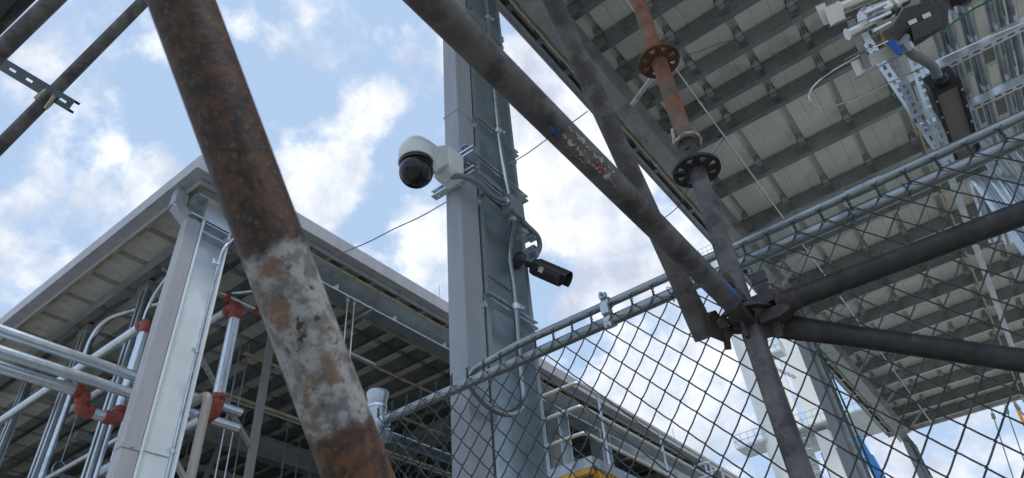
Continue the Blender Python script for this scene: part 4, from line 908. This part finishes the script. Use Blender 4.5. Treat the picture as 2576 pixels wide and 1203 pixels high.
# slim tower
a, b = PL(*V5(152, 560), 'y', TY), PL(*V5(505, 560), 'y', TY); x1 = (a.x+b.x)/2; r1 = (b.x-a.x)/2
ztop = PL(1775, 690, 'y', TY).z
tw1 = thing('process_tower', 'slim round white process tower behind the scaffold upright', 'tower', (x1, TY, 0))
MB().lathe((x1, TY, 0), (0, 0, 1), [(0, r1), (ztop, r1), (ztop+.5, r1*.8), (ztop+.7, .1)], 32).ob('shell', 'tower_white', tw1)
railing(tw1, x1, TY, r1*1.05, r1*1.05, ztop+.75, 8)
p = PL(*V5(235, 940), 'y', TY); railing(tw1, p.x-.2, TY, 1.6, 1.4, p.z, 5)
p = PL(*V5(385, 200), 'y', TY-r1); railing(tw1, x1+r1*.9, TY-r1-.8, 1.3, .7, p.z, 4)
for i in range(9): MB().box((x1+r1*.3+i*.28, TY-r1-1.2, p.z-.2-i*.28), (x1+r1*.3+i*.28+.3, TY-r1-.3, p.z-.14-i*.28)).ob('stair_tread', 'tower_steel', tw1, smooth=False)
# broad tower
a, b = PL(*V5(545, 400), 'y', TY+3), PL(*V5(870, 500), 'y', TY+3); x2 = (a.x+b.x)/2; h2 = (b.x-a.x)/2
tw2 = thing('process_tower', 'broad square white process tower with a railed platform behind the far canopy column', 'tower', (x2, TY+3, 0))
zpf = PL(*V5(800, 790), 'y', TY).z
MB().box((x2-h2, TY, zpf-.5), (x2+h2, TY+2*h2, ztop+14)).ob('upper_shell', 'tower_white', tw2, smooth=False)
a, b = PL(*V5(700, 900), 'y', TY-1.5), PL(*V5(1010, 900), 'y', TY-1.5)
MB().box((a.x, TY-1.5, 0), (b.x-1.6, TY+2*h2, zpf-.51)).ob('lower_shell', 'tower_white', tw2, smooth=False)
railing(tw2, x2+.2, TY+1.0, h2+2.4, 3.2, zpf, 14)
# ladder with safety hoops between the towers
a = PL(*V5(650, 1000), 'y', TY-1.0); lx = a.x
ld = thing('caged_ladder', 'caged ladder hanging below the platform between the white towers', 'ladder', (lx, TY-1, 0))
for dx in (-.3, .3): MB().bar((lx+dx, TY-1.6, 0), (lx+dx, TY-1.6, zpf+1), .09, .09).ob('stile', 'tower_steel', ld, smooth=False)
r0 = MB().bar((lx-.3, TY-1.6, zpf-10), (lx+.3, TY-1.6, zpf-10), .06, .06).ob('rung', 'tower_steel', ld, smooth=False)
for i in range(1, 26): dup(r0, (0, 0, i*.4))
h0 = MB().tube([(lx+math.cos(t*math.pi/8)*.5, TY-1.6-math.sin(t*math.pi/8)*.9, zpf-10) for t in range(9)], .05, 5).ob('hoop', 'tower_steel', ld)
for i in range(1, 12): dup(h0, (0, 0, i*.9))
MB().box((lx+.7, TY-1, zpf-11), (lx+2.2, TY-.4, zpf-2)).ob('gap_shade', 'dark_panel', ld, smooth=False)  # dark sheet put in for the shade of the gap
# lift boom, crane and stays beyond the canopy
a, b = PL(2185, 1150, 'y', 40), PL(2235, 1240, 'y', 40)
bl = thing('boom_lift', 'blue boom of a lift sloping down behind the far canopy column', 'boom lift', b); MB().bar(a, b+(b-a)*6, .5, .5).ob('boom', 'crane_blue', bl, smooth=False); MB().bar(a+(a-b)*.6, b, .34, .34).ob('inner_boom', 'crane_blue', bl, smooth=False)
a, b = PL(2566, 985, 'y', 50), PL(2600, 1060, 'y', 50); og = thing('crane_jib', 'orange crane jib tip beyond the end of the canopy', 'crane', b)
for d_ in (-.5, .5): MB().bar(a+Vec((d_, 0, 0)), b+(b-a)*3+Vec((d_, 0, 0)), .18, .18).ob('chord', 'crane_orange', og, smooth=False)
for i in range(6): MB().bar(a.lerp(b, i*.6)+Vec((-.5, 0, 0)), a.lerp(b, i*.6+.6)+Vec((.5, 0, 0)), .1, .1).ob('lattice', 'crane_orange', og, smooth=False)
for p, q, lab in (((2490, 1020), (2580, 1300), 'first thin crane stay cable below the canopy end, farthest from the orange jib'), ((2523, 1005), (2625, 1300), 'middle thin crane stay cable below the canopy end'), ((2540, 1000), (2750, 1260), 'slanting thin crane stay cable next to the orange jib')):
    a, b = PL(*p, 'y', 48), PL(*q, 'y', 48); st_ = thing('crane_stay', lab, 'cable', b, 'crane stay cables')
    MB().tube([a, b], .035, 5).ob('cable', 'cable_wire', st_); MB().tube([a.lerp(b, .08), a.lerp(b, .13)], .11, 6).ob('clip', 'cable_wire', st_)

# ================================================================== hung rack, valve and lamp under the canopy
def Q(x, y): return (1979+.3347*x, .3347*y)
RD = 3.3
rack = thing('conduit_rack', 'slotted strut rack hung under the canopy carrying a bank of conduits', 'rack', D(*Q(1300, 500), RD))
t1 = PL(*Q(815, 690), 'y', D(*Q(1300, 450), RD).y); tq = PL(*Q(1784, 215), 'y', t1.y); tz = (t1.z+tq.z)/2
mb = MB(); slotted(mb, (t1.x, t1.y, tz), (t1.x+2.2, t1.y, tz), .041, .041, (0, 1, 0), .05, .03, .014)
mb.ob('trapeze', 'zinc_bright', rack, smooth=False)
u1 = PL(*Q(1390, 815), 'z', tz)
mb = MB(); slotted(mb, (u1.x-.25, u1.y, tz), (u1.x+2, u1.y, tz), .041, .041, (0, 1, 0), .05, .03, .014); mb.ob('trapeze', 'zinc_bright', rack, smooth=False)
for p, q, dd in (((735, 505), (1135, 1110), .06), ((965, 480), (1175, 1090), .03), ((810, 470), (950, 790), .1)):
    a, b = D(*Q(*p), RD+dd), D(*Q(*q), RD-.25+dd); T = (b-a)
    mb = MB(); slotted(mb, a-T*.35, b+T*.25, .045, .03, ray(*Q(950, 700)).cross(T), .05, .028, .015); mb.ob('hanger', 'zinc', rack, smooth=False)
for p in ((965, 830), (1200, 1170)): MB().obox(D(*Q(*p), RD-.05), RT*.028, UPV*.02, FW*.004).lathe(D(*Q(*p), RD-.055), -FW, [(0, .009), (.012, .009)], 6).ob('corner_plate', 'zinc_bright', rack, smooth=False)
# conduits along the rack, turning down behind the fence
cz = tz+.10
for i, (p, dz, dy) in enumerate((((1140, 330), 0, .0), ((1190, 300), .03, .3), ((1250, 280), 0, .12), ((1335, 180), .03, .4), ((1390, 195), 0, .22), ((1520, 60), .02, .5), ((1600, 40), .03, .75), ((1680, 20), 0, .6))):
    a = PL(*Q(*p), 'z', cz+dz); y0 = t1.y-.22; ye_ = u1.y+.25+dy
    MB().tube(fillet([(a.x, y0, cz+dz), (a.x, ye_, cz+dz), (a.x, ye_, .2)], .16, 8), .0175, 12).ob('conduit', 'zinc_dull', rack)
    MB().lathe((a.x, y0+.02, cz+dz), (0, 1, 0), [(-.03, .019), (-.03, .024), (.02, .024), (.025, .02)], 10).ob('connector', 'zinc_bright', rack)
    for yy in (t1.y, u1.y): MB().box((a.x-.006, yy-.018, tz+.08), (a.x+.006, yy+.018, cz+dz+.022)).ob('strap', 'zinc_bright', rack, smooth=False)
MB().box((t1.x+.35, t1.y-.32, cz+.0), (t1.x+2.2, t1.y-.245, cz+.075)).ob('wireway', 'black_box', rack, smooth=False)
gw_ = [D(*Q(*p), RD-.15) for p in ((1180, 250), (1240, 180), (1330, 120), (1420, 60), (1520, 10), (1600, -40))]
MB().tube(spline(gw_), .005, 6).ob('earth_wire', 'green_wire', rack)
# lower bright conduits standing behind the fence
lowc = thing('conduit_bank', 'bank of bright vertical conduits standing behind the upper corner of the fence', 'conduit bank', PL(2500, 500, 'y', 2.6))
for p in ((2440, 430), (2462, 425), (2484, 430), (2510, 420), (2536, 425), (2565, 430)):
    a = PL(*p, 'y', 3.6+.04*(p[0] % 3)); MB().tube(fillet([(a.x, a.y, .1), (a.x, a.y, a.z), (a.x, a.y+.8, a.z)], .15), .022, 12).ob('conduit', 'zinc_bright', lowc)

# black lamp housing with brown lens
zl = D(*Q(1195, 640), RD-.35).z; k1, k2, k3 = PL(*Q(1085, 690), 'z', zl), PL(*Q(1300, 592), 'z', zl), PL(*Q(1245, 1200), 'z', zl)
lamp = thing('lamp_housing', 'black rectangular lamp housing with a brown-grey lens beside the slotted hangers', 'lamp', (k1+k2)/2)
T, Wv, Nv = Vec((0, 1, 0)), Vec((1, 0, 0)), Vec((0, 0, 1)); hl = (k3.y-k1.y)/2+.03; hw = (k2.x-k1.x)/2; cen = Vec(((k1.x+k2.x)/2, k1.y+hl, zl))
bevel(MB().obox(cen+Nv*.05, T*hl, Wv*hw, Nv*.045).ob('body', 'black_box', lamp, smooth=False), .008)
for s_ in (-1, 1): MB().obox(cen+Wv*s_*(hw-.007)-Nv*.004, T*hl, Wv*.007, Nv*.010).ob('frame_bar', 'black_box', lamp, smooth=False)
for s_ in (-1, 1): MB().obox(cen+T*s_*(hl-.014)-Nv*.004, T*.014, Wv*(hw-.0145), Nv*.010).ob('frame_bar', 'black_box', lamp, smooth=False)
MB().obox(cen+Nv*.001, T*(hl-.028), Wv*(hw-.0145), Nv*.003).ob('lens', 'brown_panel', lamp, smooth=False)
for s_ in (-1, 1):
    for j in range(5): MB().lathe(cen+Wv*s_*(hw-.007)+T*hl*(-.8+.4*j)-Nv*.014, -Nv, [(0, .006), (.005, .005)], 6).ob('screw', 'zinc', lamp)
MB().lathe(cen-T*(hl+.0)+Nv*.03, -T, [(0, .03), (.02, .03), (.022, .024), (.05, .022)], 14).ob('gland', 'camera_grey', lamp)
# valve with actuator
vd = RD-.45
val = thing('valve_actuator', 'stainless valve with dark perforated actuator and blue lever under the canopy', 'valve', D(*Q(900, 200), vd))
def rod_(name, p, q, r, m, d0=0, d1=0, n=18): return MB().tube([D(*Q(*p), vd+d0), D(*Q(*q), vd+d1)], r, n).ob(name, m, val)
rod_('pipe_stub', (455, 258), (640, 172), .026, 'steel'); rod_('pipe_stub', (760, 60), (900, -10), .026, 'steel'); rod_('upper_pipe', (395, 62), (700, -60), .030, 'steel', .05, .05)
a, b = D(*Q(600, 130), vd), D(*Q(800, 45), vd); tv = (b-a).normalized()
MB().lathe(a, tv, [(-.02, .036), (.0, .045), (.012, .045), (.013, .034), (.03, .040), ((b-a).length-.03, .040), ((b-a).length-.012, .034), ((b-a).length-.011, .045), ((b-a).length, .045), ((b-a).length+.02, .03)], 8).ob('valve_body', 'steel', val, ang=20)
for q in (((585, 100), (745, 28)), ((620, 165), (780, 95)), ((650, 235), (780, 170))): rod_('tie_bolt', *q, .008, 'zinc_bright', -.05, -.05, 8)
mb = MB(); loft(mb, [[D(*Q(*p), vd+dd) for p in ((775, 235), (880, 60), (1130, -10), (1215, 60), (1215, 195), (960, 355), (870, 345))] for dd in (-.06, .05)]); bevel(mb.ob('actuator', 'actuator', val, smooth=False), .004)
mb = MB(); loft(mb, [[D(*Q(*p), vd+dd) for p in ((930, 200), (1130, 100), (1172, 205), (955, 310))] for dd in (-.10, -.062)]); bevel(mb.ob('cover', 'actuator', val, smooth=False), .004)
for p in ((945, 165), (1050, 118)): MB().obox(D(*Q(*p), vd-.063), (RT*.9+UPV*.4).normalized()*.018, (UPV*.9-RT*.4).normalized()*.009, FW*.002).ob('window', 'steel_sheet', val, smooth=False)
for i in range(7): MB().lathe(D(*Q(960+i*38, 62-i*14), vd-.058), -FW, [(0, .006), (.003, .004)], 8).ob('vent_hole', 'black_box', val)
# bent sheet brackets
for pts, dd in ((((280, 60), (400, 10), (450, 155), (330, 200)), .02), (((215, 50), (285, 20), (345, 170), (280, 190)), .05), (((478, 470), (585, 418), (640, 510), (530, 575)), 0), (((605, 420), (770, 335), (830, 410), (640, 500)), 0), (((450, 160), (510, 140), (640, 500), (590, 520)), -.012)):
    mb = MB(); loft(mb, [[D(*Q(*p), vd+dd+e) for p in pts] for e in (0, .004)]); mb.ob('bracket', 'bracket_sheen' if dd >= 0 else 'pvc_grey', val, smooth=False)
for p, q in (((345, 190), (460, 140)), ((530, 590), (850, 420)), ((455, 440), (750, 290))): MB().bar(D(*Q(*p), vd), D(*Q(*q), vd), .06, .004, UPV).ob('bracket_flange', 'pvc_grey', val, smooth=False)
mb = MB(); loft(mb, [[D(*Q(*p), vd+dd) for p in ((560, 255), (610, 235), (650, 320), (600, 345))] for dd in (.0, .05)]); mb.ob('lug', 'zinc_bright', val, smooth=False)
mb = MB(); loft(mb, [[D(*Q(*p), vd+dd) for p in ((750, 318), (795, 290), (865, 365), (878, 395), (862, 415), (828, 418))] for dd in (-.085, -.065)]); bevel(mb.ob('lever_grip', 'blue_grip', val, smooth=False), .005, 3)
hose = spline([D(*Q(900, 350), vd-.05), D(*Q(945, 410), vd-.03), D(*Q(1030, 455), vd-.0), D(*Q(1100, 505), vd+.02), D(*Q(1135, 575), vd+.04)])
hs = thing('flexible_hose', 'dark grey flexible hose drooping from the actuator to the lamp housing', 'hose', hose[0])
MB().tube(hose, .020, 14).ob('hose', 'flex', hs); MB().lathe(hose[0], hose[0]-hose[2], [(-.01, .027), (.02, .027), (.022, .032), (.04, .032)], 10).ob('gland', 'zinc', hs)
# looped steel wire
lp = [D(*Q(*p), RD-.3) for p in ((760, 310), (600, 385), (480, 455), (350, 530), (240, 610), (180, 680), (170, 740), (205, 795), (280, 817), (380, 790), (560, 720), (760, 630), (1000, 520), (1250, 400), (1500, 290), (1800, 165), (2100, 30))]
tag(MB().tube(spline(lp, 5), .0035, 6).ob('looped_wire', 'steel'), 'loop of thin steel wire curving out below the valve', 'wire')
